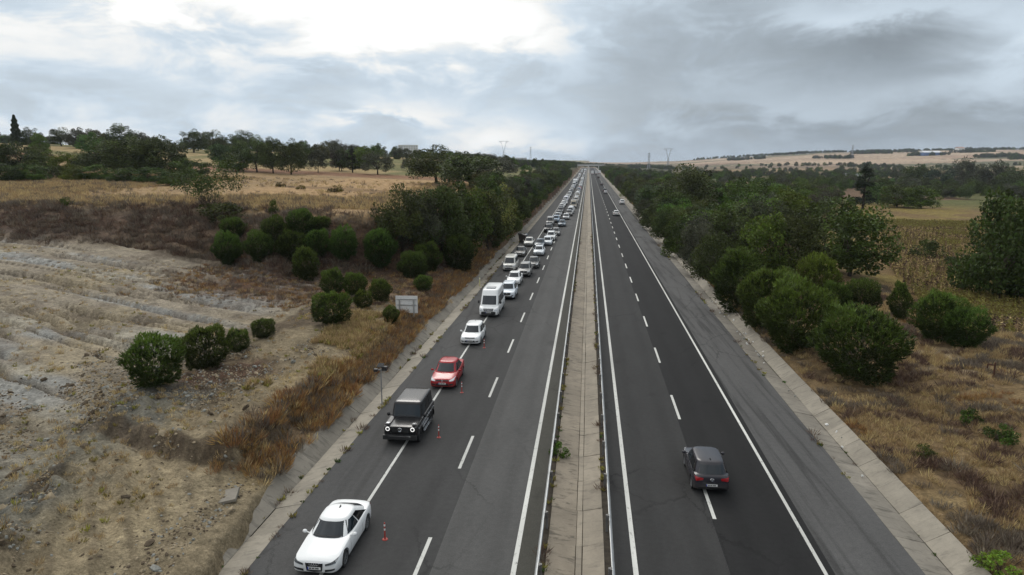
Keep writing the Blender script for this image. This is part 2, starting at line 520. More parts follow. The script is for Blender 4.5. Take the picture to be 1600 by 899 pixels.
def ground_color(X, Y, Z, q):
    L, r, sd, kb, az = q['L'], q['r'], q['sd'], q['kb'], q['az']
    nm, nb, nf = q['nm'], q['nb'], q['nf']
    p1 = fbm(X / 9, Y / 9, 41, 4)
    p2 = fbm(X / 2.6, Y / 2.6, 47, 4)
    p3 = fbm(X / 55, Y / 55, 53, 3)
    N = len(X)
    # ---- left side, low ground
    c = np.tile(np.array([0.205, 0.166, 0.108]), (N, 1))
    c = lerp3(c, (0.275, 0.215, 0.120), sstep(0.52, 0.66, p1) * 0.75)                # straw
    c = lerp3(c, (0.085, 0.064, 0.045), sstep(0.47, 0.60, p2) * 0.80 * sstep(19, 24, L))       # broken dark earth
    rub = sstep(19.5, 23, L + 3 * nm) * (1 - sstep(30, 36, L)) * (1 - sstep(40, 48, Y))
    c = lerp3(c, (0.070, 0.056, 0.042), rub * sstep(0.42, 0.54, p2) * 0.85)
    c = lerp3(c, (0.135, 0.137, 0.122), rub * sstep(0.53, 0.62, p1) * 0.7)
    bench = sstep(16, 17, L) * (1 - sstep(20.5, 23, L + 0.25 * (26 - Y) + 2.5 * nm)) * (1 - sstep(31, 33, Y))
    c = lerp3(c, (0.275, 0.225, 0.145), bench * 0.75)
    trk = 0.5 + 0.5 * np.sin((X * 0.80 + Y * 0.60) * 5.0 + 6 * nb + 4 * nm)
    c = lerp3(c, (0.120, 0.094, 0.062), bench * sstep(0.7, 0.95, trk) * 0.5)
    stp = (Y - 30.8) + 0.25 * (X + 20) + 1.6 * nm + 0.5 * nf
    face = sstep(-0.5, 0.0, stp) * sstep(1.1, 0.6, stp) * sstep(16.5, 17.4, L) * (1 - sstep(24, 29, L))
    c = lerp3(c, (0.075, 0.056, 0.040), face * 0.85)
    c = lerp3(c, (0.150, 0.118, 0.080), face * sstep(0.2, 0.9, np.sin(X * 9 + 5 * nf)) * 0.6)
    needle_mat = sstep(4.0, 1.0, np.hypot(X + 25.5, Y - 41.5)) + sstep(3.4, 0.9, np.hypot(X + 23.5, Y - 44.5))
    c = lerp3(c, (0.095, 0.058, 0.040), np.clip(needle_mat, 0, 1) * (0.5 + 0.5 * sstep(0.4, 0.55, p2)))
    # bare clay slope with grey washed streaks
    cl = sstep(26, 36, L + 8 * nb) * (1 - kb)
    c = lerp3(c, (0.265, 0.230, 0.178), cl * 0.85)
    st = fbm(X * 0.035 + 0.3 * nb, (Y + 0.30 * X + 7 * nb + 1.2 * nm) * 0.36, 61, 4)
    c = lerp3(c, (0.270, 0.272, 0.258), cl * sstep(0.45, 0.56, st) * 0.85)
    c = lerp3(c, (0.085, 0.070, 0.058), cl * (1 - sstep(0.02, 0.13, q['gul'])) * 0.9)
    c = lerp3(c, (0.285, 0.235, 0.150), cl * sstep(0.52, 0.64, p1) * 0.5)
    c = lerp3(c, (0.150, 0.122, 0.094), cl * sstep(0.56, 0.68, p2) * 0.5)
    # rust-brown litter below the bank and along the ditch berm
    foot = sstep(-30, -14, sd + 8 * nm) * (1 - sstep(38, 52, L)) * sstep(56, 70, Y) * (X < -15)
    c = lerp3(c, (0.105, 0.062, 0.042), foot * (0.45 + 0.5 * sstep(0.4, 0.6, p1)))
    berm = (1 - sstep(17.0, 19.0, L + 1.5 * nm)) * sstep(29, 34, Y) * (X < -14)
    c = lerp3(c, (0.120, 0.080, 0.048), berm * 0.8)
    # bank itself
    bk = np.clip(kb * (1 - kb) * 4, 0, 1) * sstep(1.0, 2.5, q['wd'])
    c = lerp3(c, (0.095, 0.060, 0.042), bk * 0.95)
    c = lerp3(c, (0.190, 0.135, 0.094), bk * sstep(0.5, 0.62, p1) * 0.7)
    # ---- plateau
    pl = sstep(0.80, 1.0, kb) * (X < -15)
    g = np.tile(np.array([0.290, 0.200, 0.108]), (N, 1))
    g = lerp3(g, (0.215, 0.150, 0.088), sstep(0.50, 0.66, p1) * 0.6)
    # stubble field with drill rows
    fx = sstep(-76, -66, X + 6 * nb) * sstep(12, 22, sd)
    u = Y * 0.94 + X * 0.34 + 2.0 * nb
    rows = 0.5 + 0.5 * np.sin(u * 1.15 + 3 * nm)
    g = lerp3(g, (0.370, 0.245, 0.128), fx * 0.9)
    g = lerp3(g, (0.285, 0.185, 0.095), fx * rows * 0.45)
    g = lerp3(g, (0.190, 0.125, 0.070), fx * sstep(0.86, 0.97, np.sin(u * 0.105 + 1.1)) * 0.8)
    red = sstep(205, 212, Y + 0.22 * X + 10 * nb) * (1 - sstep(226, 234, Y + 0.22 * X + 10 * nb))
    g = lerp3(g, (0.165, 0.080, 0.052), red * 0.75)
    up = sstep(222, 240, Y + 0.22 * X + 10 * nb)
    hilly = np.tile(np.array([0.150, 0.140, 0.062]), (N, 1))
    hilly = lerp3(hilly, (0.300, 0.225, 0.115), sstep(0.47, 0.56, p3))
    hilly = lerp3(hilly, (0.100, 0.110, 0.050), sstep(0.56, 0.66, p1) * 0.6)
    g = g * (1 - up[:, None]) + hilly * up[:, None]
    c = c * (1 - pl[:, None]) + g * pl[:, None]
    # ---- right side
    R = X > 0
    v = np.tile(np.array([0.170, 0.118, 0.062]), (N, 1))
    v = lerp3(v, (0.290, 0.215, 0.110), sstep(0.48, 0.62, p1) * 0.85)
    v = lerp3(v, (0.095, 0.066, 0.040), sstep(0.52, 0.66, p2) * 0.75)
    sand = sstep(0.55, 0.2, ((X - 35) / 13) ** 2 + ((Y - 55) / 13) ** 2 + 1.2 * nm)
    v = lerp3(v, (0.225, 0.178, 0.115), sand * 0.8)
    sf = sstep(36, 42, X + 5 * nb) * sstep(62, 72, Y - 0.25 * (X - 40))
    sfc = np.tile(np.array([0.185, 0.140, 0.050]), (N, 1))
    sfc = lerp3(sfc, (0.140, 0.090, 0.052), sstep(0.48, 0.6, p1) * 0.7)
    v = v * (1 - sf[:, None]) + sfc * sf[:, None]
    # patchwork of fields in the valley and on the far hills
    ca, sa = math.cos(0.35), math.sin(0.35)
    U, V = X * ca + Y * sa, -X * sa + Y * ca
    far = sstep(300, 380, r)
    sz = np.where(r > 1000, 2.2, 1.0)
    cu = np.floor(U / (150 * sz) + 0.6 * nb)
    cv = np.floor(V / (70 * sz) + 0.6 * nb)
    hsh = _hash(cu, cv, 71)
    pal = np.array([(0.22, 0.155, 0.085), (0.105, 0.105, 0.042), (0.15, 0.115, 0.052), (0.10, 0.10, 0.042), (0.125, 0.082, 0.052), (0.075, 0.085, 0.034)])
    f1 = pal[np.minimum((hsh * 6).astype(int), 5)]
    v = v * (1 - far[:, None]) + f1 * far[:, None]
    hills = sstep(1300, 1700, r)
    palh = np.array([(0.34, 0.25, 0.175), (0.30, 0.215, 0.155), (0.36, 0.275, 0.195), (0.20, 0.145, 0.105), (0.31, 0.235, 0.17), (0.12, 0.115, 0.07)])
    sU, sV = np.floor(U / 520 + nb), np.floor(V / 130 + 0.5 * nb)
    f2 = palh[np.minimum((_hash(sU, sV, 83) * 6).astype(int), 5)]
    f2 = f2 * (0.92 + 0.16 * _hash(np.floor(V / 60), sU, 5))[:, None]
    v = v * (1 - hills[:, None]) + f2 * hills[:, None]
    c = np.where(R[:, None], v, c)
    wf = sstep(420, 620, r) * (1 - sstep(2200, 2600, r)) * sstep(8.5, 5.5, np.abs(az)) * (np.abs(X) > 16.5)
    c = lerp3(c, (0.050, 0.054, 0.026), wf * 0.9)
    c = c * (0.70 + 0.60 * fbm(X / 0.7, Y / 0.7, 91, 3))[:, None]
    return np.clip(c, 0.005, 0.8)


def ground_material():
    m, w, b = new_mat('ground_soil')
    g = w.n('ShaderNodeNewGeometry').outputs['Position']
    col = w.n('ShaderNodeAttribute', attribute_name='soil').outputs['Color']
    n1 = w.noise(g, 2.2, 6, 0.68)
    n2 = w.noise(g, 0.45, 5, 0.6)
    n3 = w.noise(g, 7.0, 4, 0.7)
    f = w.m('MULTIPLY', w.rng(n1, 0.28, 0.72, 0.62, 1.38, 'LINEAR'), w.rng(n2, 0.3, 0.7, 0.86, 1.14, 'LINEAR'))
    f = w.m('MULTIPLY', f, w.rng(n3, 0.3, 0.7, 0.66, 1.34, 'LINEAR'))
    n4 = w.noise(g, 19.0, 3, 0.7)
    f = w.m('MULTIPLY', f, w.rng(n4, 0.3, 0.7, 0.78, 1.22, 'LINEAR'))
    vo = w.n('ShaderNodeTexVoronoi')
    w.put(vo.inputs['Vector'], g)
    vo.inputs['Scale'].default_value = 1.7
    f = w.m('ADD', f, w.m('MULTIPLY', w.rng(vo.outputs['Distance'], 0.10, 0.05), 0.35))
    w.put(b.inputs['Base Color'], w.vm('SCALE', col, scale=f))
    b.inputs['Roughness'].default_value = 1.0
    b.inputs['Specular IOR Level'].default_value = 0.1
    bump(w, b, w.m('ADD', w.m('MULTIPLY', n1, 1.0), w.m('MULTIPLY', n3, 0.4)), 0.9, 0.26)
    return m


def build_ground():
    fine = np.linspace(rad(-52), rad(62), 720)               # azimuth, left positive
    rest = np.linspace(rad(62), rad(308), 60)[1:-1]
    az = np.concatenate([fine, rest])
    rr = np.concatenate([[2.0, 6.0, 10.0], np.geomspace(14, 420, 460), np.geomspace(424, 9500, 170)])
    A, Rr = np.meshgrid(az, rr)
    X, Y = (-np.sin(A) * Rr).ravel(), (np.cos(A) * Rr).ravel()
    Z, q = terr(X, Y, True)
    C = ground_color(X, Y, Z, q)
    na, nr = len(az), len(rr)
    i, j = np.meshgrid(np.arange(na), np.arange(nr - 1))
    i, j = i.ravel(), j.ravel()
    i2 = (i + 1) % na
    F = np.stack([j * na + i, (j + 1) * na + i, (j + 1) * na + i2, j * na + i2], 1)[:, ::-1]
    V = np.stack([X, Y, Z], 1)
    V = np.concatenate([V, [[0, 0, -0.75]]])
    C = np.concatenate([C, C[:1]])
    me = bpy.data.meshes.new('ground')
    cap = np.stack([np.full(na, na * nr), np.arange(na), (np.arange(na) + 1) % na], 1)
    nf = len(F)
    me.vertices.add(len(V))
    me.vertices.foreach_set('co', V.astype(np.float32).ravel())
    me.loops.add(nf * 4 + na * 3)
    me.loops.foreach_set('vertex_index', np.concatenate([F.ravel(), cap.ravel()]).astype(np.int32))
    me.polygons.add(nf + na)
    me.polygons.foreach_set('loop_start', np.concatenate([np.arange(nf) * 4, nf * 4 + np.arange(na) * 3]).astype(np.int32))
    me.polygons.foreach_set('use_smooth', np.ones(nf + na, bool))
    at_ = me.attributes.new('soil', 'FLOAT_COLOR', 'POINT')
    at_.data.foreach_set('color', np.concatenate([C, np.ones((len(C), 1))], 1).astype(np.float32).ravel())
    me.materials.append(ground_material())
    me.update(calc_edges=True)
    me.validate()
    o = link('ground', me)
    tag(o, 'dry rolling ground of earth, stubble and clay round the highway', 'ground', kind='structure')


build_ground()

# ------------------------------------------------------------------ road
Y0, Y1 = -25.0, 1420.0
XL_EDGE, XL_LINE, XL_DASH, XL_IN, XL_AS = -12.85, -9.87, -6.30, -2.58, -1.72
XR_AS, XR_IN, XR_DASH, XR_LINE, XR_EDGE = 1.28, 2.10, 5.82, 9.32, 13.1
A_SHL = asphalt('asphalt_shoulder_worn', (0.066, 0.065, 0.064), 0.10)
A_DARK = asphalt('asphalt_new_dark', (0.049, 0.0485, 0.048), 0.0, 0.16, tracks=(-9.2, -7.2))
A_GREY = asphalt('asphalt_old_grey', (0.080, 0.079, 0.077), 0.0, 0.24, tracks=(-5.3, -3.5))
A_GRIT = asphalt('asphalt_gritty_strip', (0.060, 0.058, 0.050), 0.0, 0.3)
A_RMED = asphalt('asphalt_grey_lane', (0.037, 0.0368, 0.0366), 0.0, 0.2, tracks=(2.9, 4.8))
A_RDRK = asphalt('asphalt_overlay_dark', (0.019, 0.019, 0.0193), 0.0, 0.16, tracks=(6.7, 8.5))
A_RSHL = asphalt('asphalt_rough_shoulder', (0.078, 0.077, 0.076), 0.40, 0.3)


def paint_worn():
    m, w, b = new_mat('road_paint')
    g = w.n('ShaderNodeNewGeometry').outputs['Position']
    sx, sy, sz = w.sep(g)
    n1 = w.noise(w.comb(w.m('MULTIPLY', sx, 3.0), sy, 0.0), 2.6, 5, 0.7)
    n2 = w.noise(w.comb(sx, w.m('MULTIPLY', sy, 0.2), 0.0), 0.6, 3, 0.5)
    c = w.mix(w.m('MULTIPLY', w.rng(n1, 0.54, 0.70), 0.75), (0.52, 0.52, 0.49), (0.11, 0.11, 0.105))
    w.put(b.inputs['Base Color'], w.vm('SCALE', c, scale=w.rng(n2, 0.3, 0.7, 0.78, 1.12, 'LINEAR')))
    b.inputs['Roughness'].default_value = 0.8
    return m


PAINT = paint_worn()


def carriageway(name, cuts, mats, label):
    """one slab whose top is divided into paving strips"""
    vs, fs, mi = [], [], []
    ys = list(np.linspace(Y0, 120, 60)) + list(np.linspace(140, Y1, 40))
    rng = random.Random(len(cuts))
    edges = []
    for k, x in enumerate(cuts):
        line = []
        for y in ys:
            jit = rng.uniform(-0.04, 0.04) if k in (0, len(cuts) - 1) else 0
            line.append((x + jit, y, 0.0))
        edges.append(line)
    n = len(ys)
    for line in edges: vs += line
    for k in range(len(cuts) - 1):
        for j in range(n - 1):
            fs.append((k * n + j, (k + 1) * n + j, (k + 1) * n + j + 1, k * n + j + 1))
            mi.append(k)
    for k, s in ((0, 1), (len(cuts) - 1, -1)):                 # side skirts
        b = len(vs)
        vs += [(x, y, -0.45) for x, y, z in edges[k]]
        for j in range(n - 1):
            f = (k * n + j, k * n + j + 1, b + j + 1, b + j)
            fs.append(f if s < 0 else f[::-1])
            mi.append(min(k, len(mats) - 1))
    o = link(name, mesh(name, vs, fs, mats, mi=mi))
    return tag(o, label, 'road', kind='structure')


ROAD_L = carriageway('road_left', (XL_EDGE, XL_LINE - 0.12, XL_DASH + 0.55, XL_IN - 0.1, XL_AS), (A_SHL, A_DARK, A_GREY, A_GRIT),
                     'asphalt carriageway carrying the traffic jam toward the viewer')
ROAD_R = carriageway('road_right', (XR_AS, XR_DASH - 0.13, XR_LINE + 0.35, XR_EDGE), (A_RMED, A_RDRK, A_RSHL),
                     'nearly empty dark asphalt carriageway leading away')


def stripe(x, w, y0, y1, z=0.005, n=1):
    ys = np.linspace(y0, y1, n + 1)
    v = [(x - w / 2, y, z) for y in ys] + [(x + w / 2, y, z) for y in ys]
    f = [(i, n + 1 + i, n + 2 + i, i + 1) for i in range(n)]
    return v, f


for par, xs in ((ROAD_L, (XL_LINE, XL_IN)), (ROAD_R, (XR_IN, XR_LINE))):
    for x in xs:
        v, f = stripe(x, 0.20 if x in (XL_IN, XR_IN) else 0.15, Y0, Y1, n=30)
        link('edge_line', mesh('edge_line', v, f, [PAINT]), par)
for par, x, far0, per, ln in ((ROAD_L, XL_DASH, 26.66, 11.08, 4.35), (ROAD_R, XR_DASH, 34.0, 12.2, 4.5)):
    v, f = stripe(0, 0.16, -ln, 0, 0.006)
    dm = mesh('lane_dash', v, f, [PAINT])
    k = -3
    while far0 + per * k < 1250:
        link('lane_dash', dm, par, (x, far0 + per * k, 0))
        k += 1

# ------------------------------------------------------------------ concrete channels, each slab its own piece
CONC_M = concrete('concrete_median', (0.215, 0.182, 0.138), 0.9)
CONC_M2 = concrete('concrete_median_pale', (0.245, 0.212, 0.165), 0.45)
CONC_D = concrete('concrete_ditch', (0.195, 0.176, 0.145), 0.65)
CONC_P = concrete('concrete_ditch_pale', (0.250, 0.224, 0.180), 0.45)


def slab_mesh(name, xa, za, xb, zb, ln, mat, th=0.12, bev=0.008):
    """a cast slab between two long edges, with a small chamfer all round"""
    d = Vector((xb - xa, 0, zb - za))
    nrm = Vector((-(zb - za), 0, xb - xa)).normalized()
    if nrm.z < 0: nrm = -nrm
    a, b = Vector((xa, 0, za)), Vector((xb, 0, zb))
    e = d.normalized() * bev
    L = ln
    top = [a + e + Vector((0, bev, 0)), b - e + Vector((0, bev, 0)), b - e + Vector((0, L - bev, 0)), a + e + Vector((0, L - bev, 0))]
    mid = [a - nrm * bev, b - nrm * bev, b - nrm * bev + Vector((0, L, 0)), a - nrm * bev + Vector((0, L, 0))]
    bot = [p - nrm * th for p in (a, b, b + Vector((0, L, 0)), a + Vector((0, L, 0)))]
    v = top + mid + bot
    f = [(0, 1, 2, 3), (0, 4, 5, 1), (1, 5, 6, 2), (2, 6, 7, 3), (3, 7, 4, 0), (4, 8, 9, 5), (5, 9, 10, 6), (6, 10, 11, 7), (7, 11, 8, 4)]
    if xb < xa: f = [q[::-1] for q in f]
    return mesh(name, v, f, [mat])


def channel(name, rows, ln, ystart, yend, label, skip=(), wob=0.008, gap=0.014):
    root = link(name, None, loc=(0, 0, 0))
    tag(root, label, 'concrete channel', kind='structure')
    for ri, (xa, za, xb, zb, mat) in enumerate(rows):
        me = slab_mesh('slab', 0, 0, xb - xa, zb - za, ln - gap, mat)
        y, k = ystart, 0
        while y < yend:
            if (ri, k) not in skip:
                o = link('slab', me, root, (xa + random.uniform(-wob, wob), y, za + random.uniform(-wob, wob)), (random.uniform(-.004, .004), random.uniform(-.014, .014), random.uniform(-.004, .004)))
            y += ln
            k += 1
        o = link('slab_run', slab_mesh('slab_run', xa, za, xb, zb, Y1 - y, mat), root, (0, y, 0))
        o['kind'] = 'stuff'
    return root


channel('median_channel', ((-1.38, 0.02, -0.24, -0.20, CONC_M), (-0.22, -0.20, 0.02, -0.20, CONC_M2), (0.04, -0.20, 0.90, 0.00, CONC_M2)), 3.0, 15, 240,
        'shallow concrete drainage channel in the median between the guardrails')
channel('left_ditch', ((XL_EDGE - 0.03, -0.05, -14.15, -0.34, CONC_P), (-14.17, -0.36, -15.15, 0.34, CONC_D)), 2.5, 14, 330,
        'concrete roadside ditch beside the jammed carriageway')
channel('right_ditch', ((XR_EDGE + 0.03, -0.05, 14.38, -0.30, CONC_D), (14.40, -0.30, 15.35, 0.26, CONC_P)), 2.5, 14, 330,
        'concrete roadside ditch beside the empty carriageway')
# toppled slab lying on the dirt by the left ditch
o = link('concrete_slab', slab_mesh('concrete_slab', 0, 0, 0.8, 0.0, 1.1, CONC_D), loc=(-16.15, 27.5, zat(-15.7, 28.2) + 0.02), rot=(0.06, -0.16, 0.30))
tag(o, 'broken concrete slab lying on spilled dirt beside the left ditch', 'slab')

# ground strips under the guardrails, coloured dark along their whole length
GROUND_DARK = plain('dark_ground', (0.045, 0.038, 0.030), 1.0, 0, 0.4, 3.0, spec=0.1)
for xa, xb in ((XL_AS - 0.02, -1.36), (0.88, XR_AS + 0.02)):
    v = [(xa, Y0, -0.03), (xb, Y0, -0.03), (xb, Y1, -0.03), (xa, Y1, -0.03)]
    o = link('verge_strip', mesh('verge_strip', v, [(0, 1, 2, 3)], [GROUND_DARK]))
    tag(o, 'narrow dark strip of ground under the %s guardrail' % ('left' if xa < 0 else 'right'), 'earth strip', kind='structure')

# ------------------------------------------------------------------ guardrails
STEEL = plain('galvanised_steel', (0.42, 0.43, 0.43), 0.45, 0.75, 0.18, 2.0)
STEEL_D = plain('weathered_steel', (0.16, 0.155, 0.15), 0.6, 0.5, 0.25, 3.0)


def guardrail(x, side, label):
    root = link('guardrail', None, loc=(x, 0, 0))
    tag(root, label, 'guardrail', 'median guardrails')
    # corrugated beam, side = +1 when traffic is toward +x
    pr = [(0.00, 0.46), (0.035, 0.475), (0.085, 0.52), (0.085, 0.56), (0.03, 0.60), (0.03, 0.625), (0.085, 0.665), (0.085, 0.705), (0.035, 0.755), (0.00, 0.77)]
    back = [(px - 0.012, z) for px, z in pr][::-1]
    ring = pr + back
    n = len(ring)
    v = [(side * px, y, z) for y in (Y0, Y1) for px, z in ring]
    f = [(i, (i + 1) % n, n + (i + 1) % n, n + i) for i in range(n)]
    if side > 0: f = [q[::-1] for q in f]
    link('beam', mesh('beam', v, f, [STEEL]), root)
    pm = MB().box(-0.05, 0.05, -0.05, 0.05, -0.3, 0.74)
    pm.box(side * 0.05 - 0.045, side * 0.05 + 0.045, -0.09, 0.09, 0.50, 0.73)
    me = pm.mesh('post', STEEL_D)
    y = 12.0
    while y < 330:
        link('post', me, root, (-side * 0.10, y, 0))
        y += 4.0
    far = MB()
    while y < 1300:
        far.box(-side * 0.10 - 0.05, -side * 0.10 + 0.05, y - 0.05, y + 0.05, -0.3, 0.74)
        y += 4.0
    o = far.build('post_row', STEEL_D, root)
    o['kind'] = 'stuff'


guardrail(-1.60, -1, 'galvanised guardrail along the jammed side of the median')
guardrail(1.16, 1, 'galvanised guardrail along the empty side of the median')

# ------------------------------------------------------------------ vehicles
def paint_mat():
    m, w, b = new_mat('car_paint')
    oi = w.n('ShaderNodeObjectInfo')
    g = w.n('ShaderNodeTexCoord').outputs['Object']
    n = w.noise(g, 3.0, 5, 0.6)
    sz = w.sep(g)[2]
    dust = w.m('MULTIPLY', w.rng(sz, 0.75, 0.25), w.rng(n, 0.35, 0.65, 0.15, 0.6, 'LINEAR'))
    w.put(b.inputs['Base Color'], w.mix(w.m('MULTIPLY', dust, 0.55), oi.outputs['Color'], (0.16, 0.14, 0.115)))
    w.put(b.inputs['Roughness'], w.rng(dust, 0, 0.6, 0.24, 0.7, 'LINEAR'))
    b.inputs['Coat Weight'].default_value = 0.18
    b.inputs['Specular IOR Level'].default_value = 0.32
    b.inputs['Coat Roughness'].default_value = 0.08
    return m


CAR = paint_mat()
GLASS = plain('car_glass', (0.012, 0.018, 0.024), 0.05, 0, 0.3, 2.0, spec=0.38)
TINT = plain('car_glass_tinted', (0.006, 0.007, 0.009), 0.08, 0, 0.1, 2.0, spec=0.32)
BLACK = plain('black_trim', (0.012, 0.012, 0.013), 0.55, 0, 0.2, 6.0)
RUBBER = plain('tyre_rubber', (0.018, 0.018, 0.018), 0.85, 0, 0.2, 6.0)
ALLOY = plain('wheel_alloy', (0.32, 0.33, 0.34), 0.4, 0.8, 0.1, 6.0)
CHROME = plain('chrome', (0.62, 0.63, 0.65), 0.18, 0.95, 0.05, 6.0)
LAMP = plain('headlamp_lens', (0.50, 0.52, 0.54), 0.12, 0.2, 0.3, 25.0)
LAMPD = plain('headlamp_dark', (0.06, 0.065, 0.07), 0.10, 0.2, 0.3, 25.0)
LIT = plain('running_light', (0.9, 0.9, 0.9), 0.3, 0, 0.0, 5.0, emit=(1.0, 0.97, 0.92, 0.9))
TAIL = plain('tail_lamp', (0.28, 0.012, 0.016), 0.15, 0, 0.15, 9.0)
PLATE = plain('plate_white', (0.62, 0.62, 0.60), 0.5, 0, 0.05, 5.0)
PLATE_B = plain('plate_blue', (0.02, 0.05, 0.30), 0.5, 0, 0.05, 5.0)
INK = plain('plate_ink', (0.015, 0.015, 0.015), 0.6, 0, 0.0, 5.0)
UNDER = plain('underbody', (0.02, 0.019, 0.018), 0.9, 0, 0.2, 5.0)


def smooth1(a, k=2):
    a = np.array(a, float)
    for _ in range(k):
        b = a.copy()
        b[1:-1] = (a[:-2] + 2 * a[1:-1] + a[2:]) / 4
        a = b
    return a


def loft_body(st, crown=0.035, n=52, sq=0.0):
    """lower body shell; st rows: y, half width, bottom, top (front first). sq: 0 rounded shoulders, 1 boxy"""
    st = np.array(st, float)
    o = np.argsort(st[:, 0])
    st = st[o]
    ys = np.interp(np.linspace(0, 1, n), np.linspace(0, 1, len(st)), st[:, 0])
    W, ZB, ZT = [smooth1(np.interp(ys, st[:, 0], st[:, i])) for i in (1, 2, 3)]
    V = []
    for y, w, zb, zt in zip(ys, W, ZB, ZT):
        h = zt - zb
        s1, s2, s3 = (0.975, 0.93, 0.82) if sq < 0.5 else (0.995, 0.985, 0.95)
        half = [(0, zb), (0.80 * w, zb), (0.955 * w, zb + 0.05), (0.992 * w, zb + 0.20 * h), (w, zb + 0.42 * h), (0.998 * w, zb + 0.62 * h), (s1 * w, zt - 0.10 * (1 - 0.6 * sq)),
                (s2 * w, zt - 0.03 * (1 - 0.5 * sq)), (s3 * w, zt + 0.002), (0.45 * w, zt + crown * 0.8), (0, zt + crown)]
        ring = half + [(-x, z) for x, z in half[-2:0:-1]]
        V += [(x, y, z) for x, z in ring]
    m = len(half) * 2 - 2
    F = []
    for j in range(n - 1):
        for i in range(m):
            F.append((j * m + i, j * m + (i + 1) % m, (j + 1) * m + (i + 1) % m, (j + 1) * m + i))
    F.append(tuple(range(m))[::-1])
    F.append(tuple(range((n - 1) * m, n * m)))
    return V, F


def cab_fn(c):
    def f(t):
        yF = c['bf'] + (c['tf'] - c['bf']) * t
        yR = c['br'] + (c['tr'] - c['br']) * (t ** c.get('rp', 1.0))
        w = c['wb'] + (c['wr'] - c['wb']) * (t ** c.get('wp', 1.25))
        z = c['zb'] + (c['zr'] - c['zb']) * t
        return yF, yR, w, z
    return f


def loft_cabin(c):
    f = cab_fn(c)
    ex = c.get('ex', 5.0)
    n = 48
    V, F = [], []
    rings = [(t, 1.0, 0.0) for t in (0, 0.2, 0.4, 0.6, 0.78, 0.90, 0.97)]
    cr = c.get('crown', 0.05)
    rings += [(1.0, 0.985, 0.012), (1.0, 0.93, 0.012 + cr * 0.45), (1.0, 0.75, 0.012 + cr * 0.75), (1.0, 0.45, 0.012 + cr * 0.95), (1.0, 0.15, 0.012 + cr)]
    for t, s, dz in rings:
        yF, yR, w, z = f(t)
        cy, hy = (yF + yR) / 2, (yF - yR) / 2
        for i in range(n):
            a = 2 * math.pi * (i + 0.5) / n
            cx, sy = math.cos(a), math.sin(a)
            x = w * math.copysign(abs(cx) ** (2 / ex), cx)
            y = hy * math.copysign(abs(sy) ** (2 / ex), sy)
            bow = c.get('bow', 0.07) * (1 - (x / w) ** 2) * (y / hy if abs(y) > 0 else 0)
            V.append((x * s, cy + (y + bow) * s, z + dz))
    m = len(rings)
    for j in range(m - 1):
        for i in range(n):
            F.append((j * n + i, j * n + (i + 1) % n, (j + 1) * n + (i + 1) % n, (j + 1) * n + i))
    F.append(tuple(range((m - 1) * n, m * n)))
    F.append(tuple(range(n))[::-1])
    return V, F


def fix_normals(me):
    bm = bmesh.new()
    bm.from_mesh(me)
    bmesh.ops.recalc_face_normals(bm, faces=bm.faces)
    bm.to_mesh(me)
    bm.free()


def cut_arches(me, cuts):
    """wheel wells: boolean cylinders (side, y, z, r) into the body shell"""
    o = link('tmp_body', me)
    kill = []
    for (y, z, r, xo) in cuts:
        for s in (-1, 1):
            c = MB().lathe([(0.0001, -0.2), (r, -0.2), (r, 0.3), (0.0001, 0.3)], 28, 'x')
            cm = c.mesh('tmp_cut', UNDER)
            fix_normals(cm)
            q = link('tmp_cut', cm, loc=(s * xo, y, z), scale=(s, 1, 1))
            md = o.modifiers.new('b', 'BOOLEAN')
            md.object, md.operation, md.solver = q, 'DIFFERENCE', 'EXACT'
            kill.append(q)
    bpy.context.view_layer.update()
    ev = o.evaluated_get(bpy.context.evaluated_depsgraph_get())
    res = bpy.data.meshes.new_from_object(ev)
    for q in kill + [o]: bpy.data.objects.remove(q)
    return res


